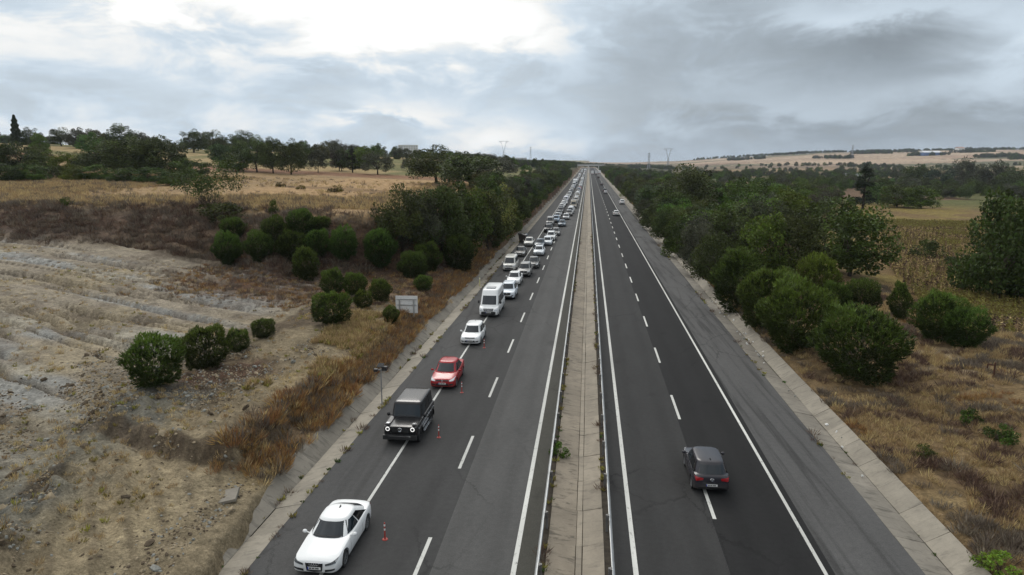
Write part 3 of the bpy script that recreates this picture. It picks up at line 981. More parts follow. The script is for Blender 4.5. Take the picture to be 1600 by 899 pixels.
class Body:
    """holds a car under construction and lays panels onto its skin"""
    def __init__(self, name):
        self.root = link(name, None)
        self.bvhs = []

    def skin(self, me):
        bm = bmesh.new()
        bm.from_mesh(me)
        self.bvhs.append(BVHTree.FromBMesh(bm))
        bm.free()

    def hit(self, o, d):
        best = None
        for b in self.bvhs:
            p, n, i, dist = b.ray_cast(Vector(o), Vector(d))
            if p is not None and (best is None or dist < best[2]): best = (p, n, dist)
        return best

    def patch(self, name, mat, axis, bottom, top, nu=8, nv=5, off=0.007, parent=None, child_name=None):
        """a panel between two polylines (2-D), pressed onto the skin along axis: '+y' front, '-y' rear, '+x' '-x' sides, '+z' top"""
        B = np.array(bottom, float)
        T = np.array(top, float)
        res = lambda P: np.stack([np.interp(np.linspace(0, 1, nu + 1), np.linspace(0, 1, len(P)), P[:, i]) for i in (0, 1)], 1)
        B, T = res(B), res(T)
        V, last = [], None
        for j in range(nv + 1):
            for i in range(nu + 1):
                a, b = B[i] + (T[i] - B[i]) * j / nv
                if axis == '+y': o, d = (a, 9, b), (0, -1, 0)
                elif axis == '-y': o, d = (a, -9, b), (0, 1, 0)
                elif axis == '+x': o, d = (9, a, b), (-1, 0, 0)
                elif axis == '-x': o, d = (-9, a, b), (1, 0, 0)
                else: o, d = (a, b, 9), (0, 0, -1)
                h = self.hit(o, d)
                if h is None: p = last if last is not None else Vector(o) * 0
                else:
                    nn = h[1] if h[1].dot(Vector(d)) < 0 else -h[1]
                    p = h[0] + nn * off * 0.6 - Vector(d) * off * 0.6
                last = p
                V.append(p)
        F = [(j * (nu + 1) + i, j * (nu + 1) + i + 1, (j + 1) * (nu + 1) + i + 1, (j + 1) * (nu + 1) + i) for j in range(nv) for i in range(nu)]
        me = mesh(name, V, F, [mat], True)
        # face outward
        d = {'+y': (0, 1, 0), '-y': (0, -1, 0), '+x': (1, 0, 0), '-x': (-1, 0, 0), '+z': (0, 0, 1)}[axis]
        if sum((p.normal.dot(Vector(d)) for p in me.polygons)) < 0: me.flip_normals()
        return link(name, me, parent or self.root)


_WHEELS = {}


def wheel_meshes(r, w, style):
    k = (round(r, 3), round(w, 3), style)
    if k in _WHEELS: return _WHEELS[k]
    h = w / 2
    ri = r * (0.70 if style != 'steel' else 0.62)
    t = MB().lathe([(ri, -h * 0.9), (r * 0.93, -h), (r * 0.985, -h * 0.8), (r, -h * 0.4), (r, h * 0.4), (r * 0.985, h * 0.8), (r * 0.93, h), (ri, h * 0.9), (ri * 0.96, h * 0.5), (ri * 0.96, -h * 0.5), (ri, -h * 0.9)], 26, 'x')
    tm = t.mesh('wheel', RUBBER, True, 50)
    fix_normals(tm)
    a = MB().lathe([(0.001, h * 0.30), (ri * 0.97, h * 0.30), (ri * 0.97, -h * 0.3), (0.001, -h * 0.3)], 24, 'x')
    nd = len(a.f)
    a.lathe([(ri * 0.98, h * 0.55), (ri * 0.98, h * 0.85), (ri * 0.90, h * 0.80), (ri * 0.90, h * 0.5)], 24, 'x')
    a.lathe([(0.001, h * 0.72), (ri * 0.22, h * 0.70), (ri * 0.24, h * 0.3)], 14, 'x')
    ns = {'sport': 5, 'multi': 9, 'steel': 12, 'dark': 7}[style]
    for i in range(ns):
        q = 2 * math.pi * i / ns
        c, s = math.cos(q), math.sin(q)
        wd = ri * (0.15 if ns < 7 else 0.08)
        pts = []
        for rr in (ri * 0.16, ri * 0.94):
            for dw in (-wd, wd):
                for hx in (h * 0.32, h * 0.74):
                    pts.append((hx, c * rr - s * dw, s * rr + c * dw))
        a.add(pts, [(0, 1, 3, 2), (4, 6, 7, 5), (0, 4, 5, 1), (2, 3, 7, 6), (1, 5, 7, 3), (0, 2, 6, 4)])
    mat = {'sport': ALLOY, 'multi': ALLOY, 'steel': ALLOY, 'dark': BLACK}[style]
    rm = mesh('rim', a.v, a.f, [mat, BLACK], True, [1 if i < nd else 0 for i in range(len(a.f))], angle=35)
    fix_normals(rm)
    _WHEELS[k] = (tm, rm)
    return _WHEELS[k]


def ellipsoid(cx, cy, cz, rx, ry, rz, n=10, m=7):
    mb = MB()
    vs, fs = [], []
    for j in range(m + 1):
        v = math.pi * j / m - math.pi / 2
        for i in range(n):
            u = 2 * math.pi * i / n
            vs.append((cx + rx * math.cos(v) * math.cos(u), cy + ry * math.cos(v) * math.sin(u), cz + rz * math.sin(v)))
    for j in range(m):
        for i in range(n):
            fs.append((j * n + i, j * n + (i + 1) % n, (j + 1) * n + (i + 1) % n, (j + 1) * n + i))
    return mb.add(vs, fs)


def plate(B, axis, x0, z, w=0.52, h=0.115):
    a = [(-w / 2 + x0, z - h / 2), (w / 2 + x0, z - h / 2)]
    b = [(-w / 2 + x0, z + h / 2), (w / 2 + x0, z + h / 2)]
    p = B.patch('number_plate', PLATE, axis, a, b, 4, 1, 0.022)
    s = 1 if axis == '+y' else -1
    s = -s
    xs = -s * (w / 2)                       # left end as read from outside
    B.patch('plate_band', PLATE_B, axis, [(xs + x0, z - h / 2 + .006), (xs + x0 + s * 0.045, z - h / 2 + .006)], [(xs + x0, z + h / 2 - .006), (xs + x0 + s * 0.045, z + h / 2 - .006)], 1, 1, 0.028, p)
    q = xs + x0 + s * 0.075
    for wd in (0.036, 0.036, 0.0, 0.042, 0.04, 0.0, 0.036, 0.036, 0.036):
        if wd:
            B.patch('character', INK, axis, [(q, z - .030), (q + s * wd, z - .030)], [(q, z + .030), (q + s * wd, z + .030)], 1, 1, 0.028, p)
            q += s * (wd + 0.010)
        else: q += s * 0.022
    return p


def ring_mesh(r, tr, n=20, k=6, axis='y'):
    mb = MB()
    vs, fs = [], []
    for i in range(n):
        u = 2 * math.pi * i / n
        for j in range(k):
            v = 2 * math.pi * j / k
            q = r + tr * math.cos(v)
            vs.append((q * math.cos(u), tr * math.sin(v), q * math.sin(u)))
    for i in range(n):
        for j in range(k):
            fs.append((i * k + j, ((i + 1) % n) * k + j, ((i + 1) % n) * k + (j + 1) % k, i * k + (j + 1) % k))
    return mb.add(vs, fs)


def make_car(name, s):
    """s: spec dictionary; returns the root with its parts"""
    B = Body(name)
    L, W = s['L'], s['W']
    V, F = loft_body(s['st'], s.get('hood_crown', 0.035), 56, s.get('sq', 0))
    me = mesh('body', V, F, [CAR], True)
    fix_normals(me)
    V2, F2 = loft_cabin(s['cab'])
    me2 = mesh('cabin', V2, F2, [CAR], True)
    fix_normals(me2)
    wr, wy = s['wr'], s['wy']
    cut = cut_arches(me, [(y, wr, wr + 0.055, W / 2 - 0.10) for y in wy])
    cut.name = 'body'
    cut.set_sharp_from_angle(angle=rad(38))
    me2.set_sharp_from_angle(angle=rad(40))
    body = link('body', cut, B.root)
    cabin = link('roof', me2, B.root)
    B.skin(me)
    B.skin(me2)
    f = cab_fn(s['cab'])
    g0, g1 = s.get('glass', (0.14, 0.93))

    def span(t, a, b, axis):
        yF, yR, w, z = f(t)
        return z, w
    # windscreen
    b, t = [], []
    for u in np.linspace(-1, 1, 9):
        z, w = span(g0, 0, 0, 0)
        b.append((u * (w - s.get('pil', 0.075)), z + 0.0))
        z, w = span(g1, 0, 0, 0)
        t.append((u * (w - s.get('pil', 0.075)), z))
    ws = B.patch('windscreen', GLASS, '+y', b, t, 10, 7)
    if s.get('wiper', True):
        z, w = span(g0, 0, 0, 0)
        for k in (-0.6, 0.02):
            B.patch('wiper', BLACK, '+y', [(k * w, z + 0.02), (k * w + 0.5, z + 0.05)], [(k * w, z + 0.045), (k * w + 0.5, z + 0.07)], 4, 1, 0.02, ws)
    if s.get('rear_glass', True):
        r0, r1 = s.get('rglass', (0.30, 0.92))
        b, t = [], []
        for u in np.linspace(-1, 1, 9):
            z, w = span(r0, 0, 0, 0)
            b.append((u * (w - 0.12), z))
            z, w = span(r1, 0, 0, 0)
            t.append((u * (w - 0.14), z))
        B.patch('rear_window', s.get('tint', GLASS), '-y', b, t, 10, 6)
    # side windows: list of (start, end) fractions along the glass-house
    s0, s1 = s.get('sglass', (0.13, 0.86))
    for side in ('+x', '-x'):
        for (a, e) in s['win']:
            bt, tp = [], []
            for u in np.linspace(a, e, 5):
                yF, yR, w, z = f(s0)
                bt.append((yF - s.get('fm', 0.16) + (yR + s.get('rm', 0.2) - yF + s.get('fm', 0.16)) * u, z))
                yF, yR, w, z = f(s1)
                tp.append((yF - s.get('fm', 0.16) * 0.9 + (yR + s.get('rm', 0.2) - yF + s.get('fm', 0.16) * 0.9) * u, z))
            B.patch('side_window', s.get('tint', TINT) if a > 0.3 else GLASS, side, bt, tp, 8, 4)
    # wheels
    tm, rm = wheel_meshes(wr, s.get('ww', 0.21), s.get('rim', 'sport'))
    for y in wy:
        for sx in (-1, 1):
            wo = link('wheel', tm, B.root, (sx * (W / 2 - s.get('ww', 0.21) / 2 - 0.012), y, wr), None, (sx, 1, 1))
            link('rim', rm, wo)
    # mirrors
    my, mz = s['mir']
    for sx in (-1, 1):
        mb = ellipsoid(sx * (W / 2 + 0.10), my, mz, 0.10, 0.075, 0.075 * s.get('mt', 1.0))
        mb.bar((sx * (W / 2 - 0.10), my + 0.02, mz - 0.05), (sx * (W / 2 + 0.08), my, mz - 0.02), 0.022)
        mb.build('mirror', s.get('mirmat', CAR), B.root, True, 60)
    # handles and sills
    for side, sx in (('+x', 1), ('-x', -1)):
        for hy in s.get('handles', (0.05, -0.85)):
            hz = s.get('hz', s['cab']['zb'] - 0.10)
            B.patch('door_handle', s.get('hmat', CAR), side, [(hy, hz), (hy - 0.18, hz)], [(hy, hz + 0.035), (hy - 0.18, hz + 0.035)], 2, 1, 0.03)
        for dy in s.get('seams', (0.95, -0.12, -1.05)):
            B.patch('door_seam', BLACK, side, [(dy, 0.32), (dy - 0.012, 0.32)], [(dy, s['cab']['zb'] - 0.01), (dy - 0.012, s['cab']['zb'] - 0.01)], 1, 6, 0.004)
        B.patch('sill', BLACK, side, [(wy[0] - wr - 0.1, s['sill'][0]), (wy[1] + wr + 0.1, s['sill'][0])], [(wy[0] - wr - 0.1, s['sill'][1]), (wy[1] + wr + 0.1, s['sill'][1])], 10, 1, 0.012)
    # front
    for (nm, mat, b, t, off) in s['front']:
        mir = nm[0] == '*'
        nm = nm.lstrip('*')
        o = B.patch(nm, mat, '+y', b, t, 8, 4, off)
        if mir:
            B.patch(nm, mat, '+y', [(-x, z) for x, z in b], [(-x, z) for x, z in t], 8, 4, off)
    for (nm, mat, b, t, off) in s['rear']:
        mir = nm[0] == '*'
        nm = nm.lstrip('*')
        B.patch(nm, mat, '-y', b, t, 8, 4, off)
        if mir: B.patch(nm, mat, '-y', [(-x, z) for x, z in b], [(-x, z) for x, z in t], 8, 4, off)
    plate(B, '+y', 0, s['pz'][0])
    plate(B, '-y', 0, s['pz'][1])
    if s.get('extra'): s['extra'](B, s)
    B.root['length'] = L
    return B.root


def quad(x0, x1, z0, z1, x0t=None, x1t=None, z0t=None, z1t=None):
    """helper: lower edge and upper edge of a four-sided front panel"""
    return [(x0, z0), (x1, z0t if z0t is not None else z0)], [(x0t if x0t is not None else x0, z1), (x1t if x1t is not None else x1, z1t if z1t is not None else z1)]


def badge(B, axis, z, r, kind='ring', mat=None):
    h = B.hit((0, 9 if axis == '+y' else -9, z), (0, -1 if axis == '+y' else 1, 0))
    y = h[0].y + (0.035 if axis == '+y' else -0.035)
    mb = MB()
    if kind == 'rings':
        for k in range(4):
            g = ring_mesh(r, 0.012, 16, 5)
            mb.add([(x + (k - 1.5) * r * 1.55, yy, zz) for x, yy, zz in g.v], g.f)
    else:
        g = ring_mesh(r, r * 0.16, 18, 5)
        mb.add(g.v, g.f)
        if kind == 'star':
            for k in range(3):
                a = math.pi / 2 + k * 2 * math.pi / 3
                mb.bar((0, 0, 0), (r * math.cos(a), 0, r * math.sin(a)), r * 0.14, r * 0.05, 5)
        elif kind == 'oval':
            mb.v = [(x * 1.5, yy, zz * 0.85) for x, yy, zz in mb.v]
            mb.bar((-r * 0.6, 0, -r * 0.5), (-r * 0.35, 0, r * 0.5), r * 0.13, None, 5)
            mb.bar((r * 0.35, 0, -r * 0.5), (r * 0.6, 0, r * 0.5), r * 0.13, None, 5)
            mb.bar((-r * 0.5, 0, -0.05 * r), (r * 0.5, 0, 0.05 * r), r * 0.11, None, 5)
        else:
            mb.lathe([(0.001, 0.01), (r * 0.8, 0.006), (r * 0.8, -0.01)], 14, 'y')
    mb.build('badge', mat or CHROME, B.root, True, 60, loc=(0, y, z))


def roof_fin(B, s):
    y = s['cab']['tr'] + 0.28
    h = B.hit((0, y, 9), (0, 0, -1))
    z = h[0].z - 0.005
    MB().add([(-0.03, y - 0.08, z), (0.03, y - 0.08, z), (0.03, y + 0.10, z), (-0.03, y + 0.10, z), (-0.006, y - 0.07, z + 0.075), (0.006, y - 0.07, z + 0.075)],
             [(0, 1, 5, 4), (1, 2, 5), (2, 3, 4, 5), (3, 0, 4)]).build('antenna', BLACK, B.root)


def std_front(zh, zg, w, dark=False, big=False):
    """headlamps, grille, lower intake, fog lamps"""
    lm = LAMPD if dark else LAMP
    f = [('*headlight', lm, [(0.50, zh - 0.05), (0.80, zh + 0.0)], [(0.48, zh + 0.03), (0.83, zh + 0.13)], 0.012),
         ('*fog_lamp', BLACK, [(0.50, zg - 0.17), (0.72, zg - 0.15)], [(0.50, zg - 0.08), (0.76, zg - 0.05)], 0.010),
         ('grille', BLACK, [(-0.42, zh - 0.03), (0.42, zh - 0.03)], [(-0.45, zh + 0.045), (0.45, zh + 0.045)], 0.012),
         ('lower_intake', BLACK, [(-0.46, zg - 0.20), (0.46, zg - 0.20)], [(-0.42, zg - 0.05), (0.42, zg - 0.05)], 0.010)]
    return f


# -- coupe (white, sloping roof, big single-frame grille with four rings)
def x_coupe(B, s):
    badge(B, '+y', 0.60, 0.055, 'rings')
    h = B.hit((0, -1.95, 9), (0, 0, -1))
    roof_fin(B, s)


SP_COUPE = dict(L=4.64, W=1.86, wr=0.335, wy=(1.40, -1.36), rim='multi', ww=0.24,
    st=[(2.32, .66, .27, .60), (2.28, .80, .22, .665), (2.16, .865, .19, .71), (1.9, .905, .165, .75), (1.4, .92, .16, .80), (0.9, .925, .16, .855), (0.5, .925, .16, .875), (-.3, .925, .16, .885),
        (-1.0, .93, .16, .905), (-1.5, .93, .16, .925), (-1.9, .895, .19, .93), (-2.12, .83, .25, .905), (-2.26, .74, .33, .85), (-2.32, .62, .42, .74)],
    cab=dict(bf=0.98, tf=0.26, tr=-0.92, br=-2.0, wb=.845, wr=.605, zb=.83, zr=1.315, crown=.045, bow=.10, rp=1.1, ex=4.2),
    glass=(0.12, 0.93), rglass=(.34, .9), win=((0.02, 0.50), (0.54, 0.98)), fm=.20, rm=.42, sglass=(.14, .88), pil=.07, mir=(.62, .93), sill=(.17, .235), handles=(-0.35,), seams=(.78, -.62), hz=.70,
    front=[('grille', BLACK, [(-.30, .30), (0, .27), (.30, .30)], [(-.345, .625), (0, .645), (.345, .625)], .014), ('grille_frame', CHROME, [(-.345, .628), (.345, .628)], [(-.35, .645), (.35, .645)], .02),
           ('*headlight', LAMPD, [(.43, .52), (.80, .60)], [(.43, .60), (.84, .715)], .012), ('*headlight_strip', LAMP, [(.45, .522), (.78, .600)], [(.45, .535), (.79, .622)], .018),
           ('*side_intake', BLACK, [(.42, .28), (.78, .36)], [(.42, .37), (.80, .43)], .012), ('splitter', CHROME, [(-.70, .235), (.70, .235)], [(-.70, .252), (.70, .252)], .014)],
    rear=[('*tail_light', TAIL, [(.45, .72), (.80, .74)], [(.45, .84), (.84, .86)], .012), ('diffuser', BLACK, [(-.6, .28), (.6, .28)], [(-.6, .36), (.6, .36)], .012)],
    pz=(.42, .62), extra=x_coupe)

SP_SEDAN = dict(L=4.52, W=1.79, wr=0.315, wy=(1.38, -1.28), rim='multi',
    st=[(2.26, .60, .34, .58), (2.22, .76, .24, .67), (2.12, .825, .19, .725), (1.9, .865, .17, .77), (1.4, .885, .165, .83), (1.0, .895, .16, .88), (.5, .895, .16, .91), (-.6, .895, .16, .93),
        (-1.3, .895, .165, .965), (-1.8, .87, .19, 1.0), (-2.1, .83, .25, 1.0), (-2.22, .76, .34, .92), (-2.26, .64, .44, .8)],
    cab=dict(bf=1.12, tf=.32, tr=-.95, br=-1.78, wb=.825, wr=.615, zb=.87, zr=1.435, crown=.05, bow=.09, ex=4.6),
    rglass=(.30, .9), win=((.02, .47), (.51, .97)), fm=.20, rm=.30, mir=(.72, .99), sill=(.17, .24),
    front=std_front(.66, .52, .8), rear=[('*tail_light', TAIL, [(.45, .74), (.78, .76)], [(.45, .88), (.82, .92)], .012)], pz=(.47, .72), extra=lambda B, s: badge(B, '+y', .67, .06))

SP_HATCH = dict(L=4.05, W=1.74, wr=0.305, wy=(1.24, -1.28), rim='sport',
    st=[(2.03, .60, .33, .60), (1.99, .75, .23, .69), (1.88, .81, .19, .745), (1.65, .85, .17, .80), (1.2, .865, .165, .865), (.8, .87, .16, .91), (.3, .87, .16, .93), (-.8, .87, .16, .955),
        (-1.4, .865, .17, .985), (-1.75, .84, .20, .99), (-1.93, .80, .26, .96), (-2.0, .76, .34, .90), (-2.02, .70, .42, .82)],
    cab=dict(bf=1.04, tf=.34, tr=-1.52, br=-1.93, wb=.815, wr=.64, zb=.87, zr=1.44, crown=.05, bow=.08, ex=5),
    rglass=(.24, .86), win=((.02, .44), (.48, .80), (.83, .97)), fm=.20, rm=.22, mir=(.68, .99), sill=(.17, .24),
    front=std_front(.68, .53, .8), rear=[('*tail_light', TAIL, [(.42, .76), (.74, .72)], [(.40, .86), (.79, .92)], .014), ('bumper_trim', BLACK, [(-.62, .30), (.62, .30)], [(-.62, .40), (.62, .40)], .012)],
    pz=(.47, .52), extra=lambda B, s: (badge(B, '+y', .69, .06), badge(B, '-y', .80, .06, 'oval'), roof_fin(B, s)))

SP_SUV = dict(L=4.42, W=1.84, wr=0.345, wy=(1.34, -1.30), rim='sport', ww=.23,
    st=[(2.21, .68, .38, .74), (2.17, .81, .28, .84), (2.06, .865, .24, .90), (1.8, .88, .22, .955), (1.3, .915, .21, 1.01), (.85, .92, .21, 1.05), (.3, .92, .21, 1.06), (-.9, .92, .21, 1.08),
        (-1.6, .91, .22, 1.11), (-1.95, .88, .26, 1.11), (-2.12, .84, .32, 1.07), (-2.19, .80, .42, 1.0), (-2.21, .74, .5, .92)],
    cab=dict(bf=1.10, tf=.45, tr=-1.72, br=-2.10, wb=.865, wr=.69, zb=1.0, zr=1.63, crown=.05, bow=.08, ex=5),
    rglass=(.22, .86), win=((.02, .41), (.45, .75), (.79, .97)), fm=.20, rm=.22, mir=(.78, 1.14), mt=1.3, sill=(.22, .33),
    front=[('*headlight', LAMP, [(.50, .74), (.80, .80)], [(.48, .83), (.83, .92)], .012), ('grille', BLACK, [(-.40, .58), (.40, .58)], [(-.46, .84), (.46, .84)], .012),
           ('grille_bar', CHROME, [(-.42, .70), (.42, .70)], [(-.42, .725), (.42, .725)], .02), ('lower_intake', BLACK, [(-.62, .30), (.62, .30)], [(-.66, .46), (.66, .46)], .012), ('*fog_lamp', BLACK, [(.55, .50), (.74, .52)], [(.55, .60), (.77, .62)], .012)],
    rear=[('*tail_light', TAIL, [(.48, .86), (.80, .84)], [(.48, .98), (.84, 1.02)], .014), ('bumper_trim', BLACK, [(-.66, .34), (.66, .34)], [(-.66, .5), (.66, .5)], .012)],
    pz=(.53, .66), extra=lambda B, s: (badge(B, '+y', .78, .065), rails(B, s)))


def rails(B, s):
    c = s['cab']
    for sx in (-1, 1):
        x = sx * (c['wr'] - 0.05)
        z = c['zr'] + 0.075
        MB().bar((x, c['tf'] - .15, z), (x, c['tr'] + .2, z), .018).bar((x, c['tf'] - .15, z), (x, c['tf'] - .08, z - .06), .018).bar((x, c['tr'] + .2, z), (x, c['tr'] + .13, z - .06), .018).build('roof_rail', BLACK, B.root)


# -- boxy black off-roader with round ringed headlamps
def x_box(B, s):
    W = s['W']
    for sx in (-1, 1):
        # ringed round lamps
        y = 2.235
        o = ring_mesh(.098, .024, 22, 6).build('headlight_ring', LIT, B.root, True, 60, loc=(sx * .70, y, .97))
        MB().lathe([(.001, .02), (.085, .01), (.09, -.04)], 18, 'y').build('headlight', LAMPD, B.root, True, 50, loc=(sx * .70, y, .97))
        MB().box(sx * .74 - .09, sx * .74 + .09, 1.86, 2.06, 1.185, 1.235).build('turn_signal', CHROME, B.root)
        # flared arches
        for y0 in s['wy']:
            mb = MB()
            vs, fs = [], []
            n = 13
            for i in range(n):
                a = math.pi * i / (n - 1) * 1.10 - .05 * math.pi
                c, q = math.cos(a), math.sin(a)
                for rr, xx in ((s['wr'] + .05, W / 2 - .06), (s['wr'] + .05, W / 2 + .05), (s['wr'] + .12, W / 2 + .04), (s['wr'] + .13, W / 2 - .06)):
                    vs.append((sx * xx, y0 + rr * c, s['wr'] + rr * q))
            for i in range(n - 1):
                for j in range(3): fs.append((i * 4 + j, i * 4 + j + 1, i * 4 + j + 5, i * 4 + j + 4))
            mb.add(vs, fs).build('wheel_flare', BLACK, B.root)
        MB().box(sx * (W / 2 + .0), sx * (W / 2 + .13), -1.0, .95, .40, .45).build('running_board', CHROME, B.root)
        MB().box(sx * (W / 2 - .005), sx * (W / 2 + .022), -1.95, 1.9, .86, .90).build('side_strip', CHROME, B.root)
        # raised fender tops
        MB().add([(sx * .60, .80, 1.10), (sx * .90, .80, 1.10), (sx * .90, 2.05, 1.06), (sx * .60, 2.05, 1.06), (sx * .64, .85, 1.20), (sx * .89, .85, 1.20), (sx * .89, 2.0, 1.165), (sx * .64, 2.0, 1.165)],
                 [(4, 5, 6, 7), (0, 1, 5, 4), (1, 2, 6, 5), (2, 3, 7, 6), (3, 0, 4, 7)]).build('fender_top', CAR, B.root)
    for k in range(3):
        MB().box(-.42, .42, 2.235, 2.265, .86 + k * .085, .885 + k * .085).build('grille_slat', BLACK, B.root)
    badge(B, '+y', .95, .10, 'star')
    MB().box(-.94, .94, 2.16, 2.40, .42, .66).build('bumper', BLACK, B.root)
    MB().box(-.62, .62, 2.395, 2.41, .615, .64).build('bumper_strip', CHROME, B.root)
    MB().lathe([(.05, .0), (.36, .0), (.38, .06), (.36, .2), (.05, .2)], 22, 'y').build('spare_wheel', BLACK, B.root, True, 40, loc=(0, -2.45, 1.05))


SP_BOX = dict(L=4.62, W=1.93, wr=0.40, wy=(1.42, -1.44), rim='dark', ww=.27, sq=1, hood_crown=.03,
    st=[(2.24, .86, .48, 1.06), (2.20, .90, .42, 1.09), (2.0, .93, .40, 1.10), (1.2, .945, .38, 1.12), (.7, .95, .38, 1.14), (-1.2, .95, .38, 1.14), (-2.1, .95, .40, 1.14), (-2.22, .93, .44, 1.13), (-2.26, .90, .48, 1.10)],
    cab=dict(bf=.82, tf=.52, tr=-2.12, br=-2.22, wb=.90, wr=.80, zb=1.06, zr=1.90, crown=.055, bow=.02, ex=14, wp=1.0),
    glass=(.16, .88), rglass=(.2, .85), win=((.01, .29), (.33, .62), (.66, .97)), fm=.10, rm=.14, sglass=(.16, .86), pil=.10, mir=(.72, 1.26), mt=1.5, sill=(.40, .46), hz=1.0,
    front=[('grille', BLACK, [(-.46, .82), (.46, .82)], [(-.50, 1.06), (.50, 1.06)], .012)],
    rear=[('*tail_light', TAIL, [(.70, .70), (.88, .70)], [(.70, .82), (.88, .82)], .012)], pz=(.55, .62), extra=x_box)


# -- minibus
def x_mini(B, s):
    badge(B, '+y', .86, .10, 'star')
    L2 = s['L'] / 2
    for k in range(3):
        B.patch('grille_slat', CHROME, '+y', [(-.44, .70 + k * .075), (.44, .70 + k * .075)], [(-.44, .715 + k * .075), (.44, .715 + k * .075)], 8, 1, .02)
    MB().box(-.45, .45, .15, 1.05, 2.60, 2.72).build('roof_hatch', plain('hatch_grey', (.30, .31, .32), .6), B.root)


SP_MINI = dict(L=6.0, W=2.02, wr=0.36, wy=(1.95, -1.75), rim='steel', ww=.23, hood_crown=.03,
    st=[(3.0, .74, .34, .74), (2.95, .88, .28, .88), (2.80, .95, .26, .98), (2.4, 1.0, .25, 1.12), (2.1, 1.01, .25, 1.18), (1.5, 1.01, .25, 1.22), (-1.5, 1.01, .25, 1.22), (-2.8, 1.0, .27, 1.22), (-2.97, .97, .32, 1.2), (-3.0, .95, .38, 1.16)],
    cab=dict(bf=2.52, tf=1.55, tr=-2.92, br=-2.97, wb=.97, wr=.84, zb=1.10, zr=2.56, crown=.07, bow=.06, ex=8, wp=1.7),
    glass=(.10, .66), rglass=(.2, .72), win=((.01, .14), (.17, .40), (.42, .64), (.66, .96)), fm=.28, rm=.2, sglass=(.10, .62), pil=.08, tint=TINT, mir=(1.95, 1.42), mt=2.4, mirmat=BLACK, sill=(.26, .42), handles=(1.2, .3), hz=1.0, seams=(1.95, 1.05, -.2),
    front=[('*headlight', LAMP, [(.60, .70), (.90, .74)], [(.60, .86), (.90, 1.00)], .014), ('grille', BLACK, [(-.46, .68), (.46, .68)], [(-.52, .93), (.52, .93)], .012),
           ('bumper', BLACK, [(-.93, .32), (.93, .32)], [(-.93, .64), (.93, .64)], .014)],
    rear=[('*tail_light', TAIL, [(.82, .72), (.93, .72)], [(.82, 1.1), (.93, 1.1)], .012)], pz=(.55, .62), extra=x_mini)

SP_VAN = dict(L=4.9, W=1.90, wr=0.335, wy=(1.52, -1.42), rim='steel',
    st=[(2.45, .66, .36, .70), (2.41, .80, .27, .84), (2.28, .87, .23, .93), (2.0, .92, .21, 1.02), (1.6, .945, .2, 1.08), (1.0, .95, .2, 1.11), (-1.5, .95, .2, 1.12), (-2.3, .94, .23, 1.12), (-2.43, .91, .3, 1.1), (-2.45, .88, .38, 1.06)],
    cab=dict(bf=1.92, tf=1.12, tr=-2.34, br=-2.41, wb=.90, wr=.77, zb=1.02, zr=1.90, crown=.05, bow=.06, ex=7, wp=1.5),
    glass=(.12, .90), rglass=(.2, .86), win=((.01, .23), (.26, .60), (.63, .97)), fm=.26, rm=.18, sglass=(.14, .84), tint=TINT, mir=(1.45, 1.18), mt=1.8, sill=(.22, .34), handles=(.75, -.1), seams=(1.45, .5, -.75), hz=.95,
    front=[('*headlight', LAMP, [(.52, .70), (.83, .74)], [(.52, .84), (.86, .94)], .014), ('grille', BLACK, [(-.48, .74), (.48, .74)], [(-.50, .86), (.50, .86)], .012), ('lower_intake', BLACK, [(-.60, .34), (.60, .34)], [(-.60, .50), (.60, .50)], .012)],
    rear=[('*tail_light', TAIL, [(.80, .80), (.90, .80)], [(.80, 1.1), (.90, 1.1)], .012)], pz=(.57, .6), extra=lambda B, s: badge(B, '+y', .80, .07))


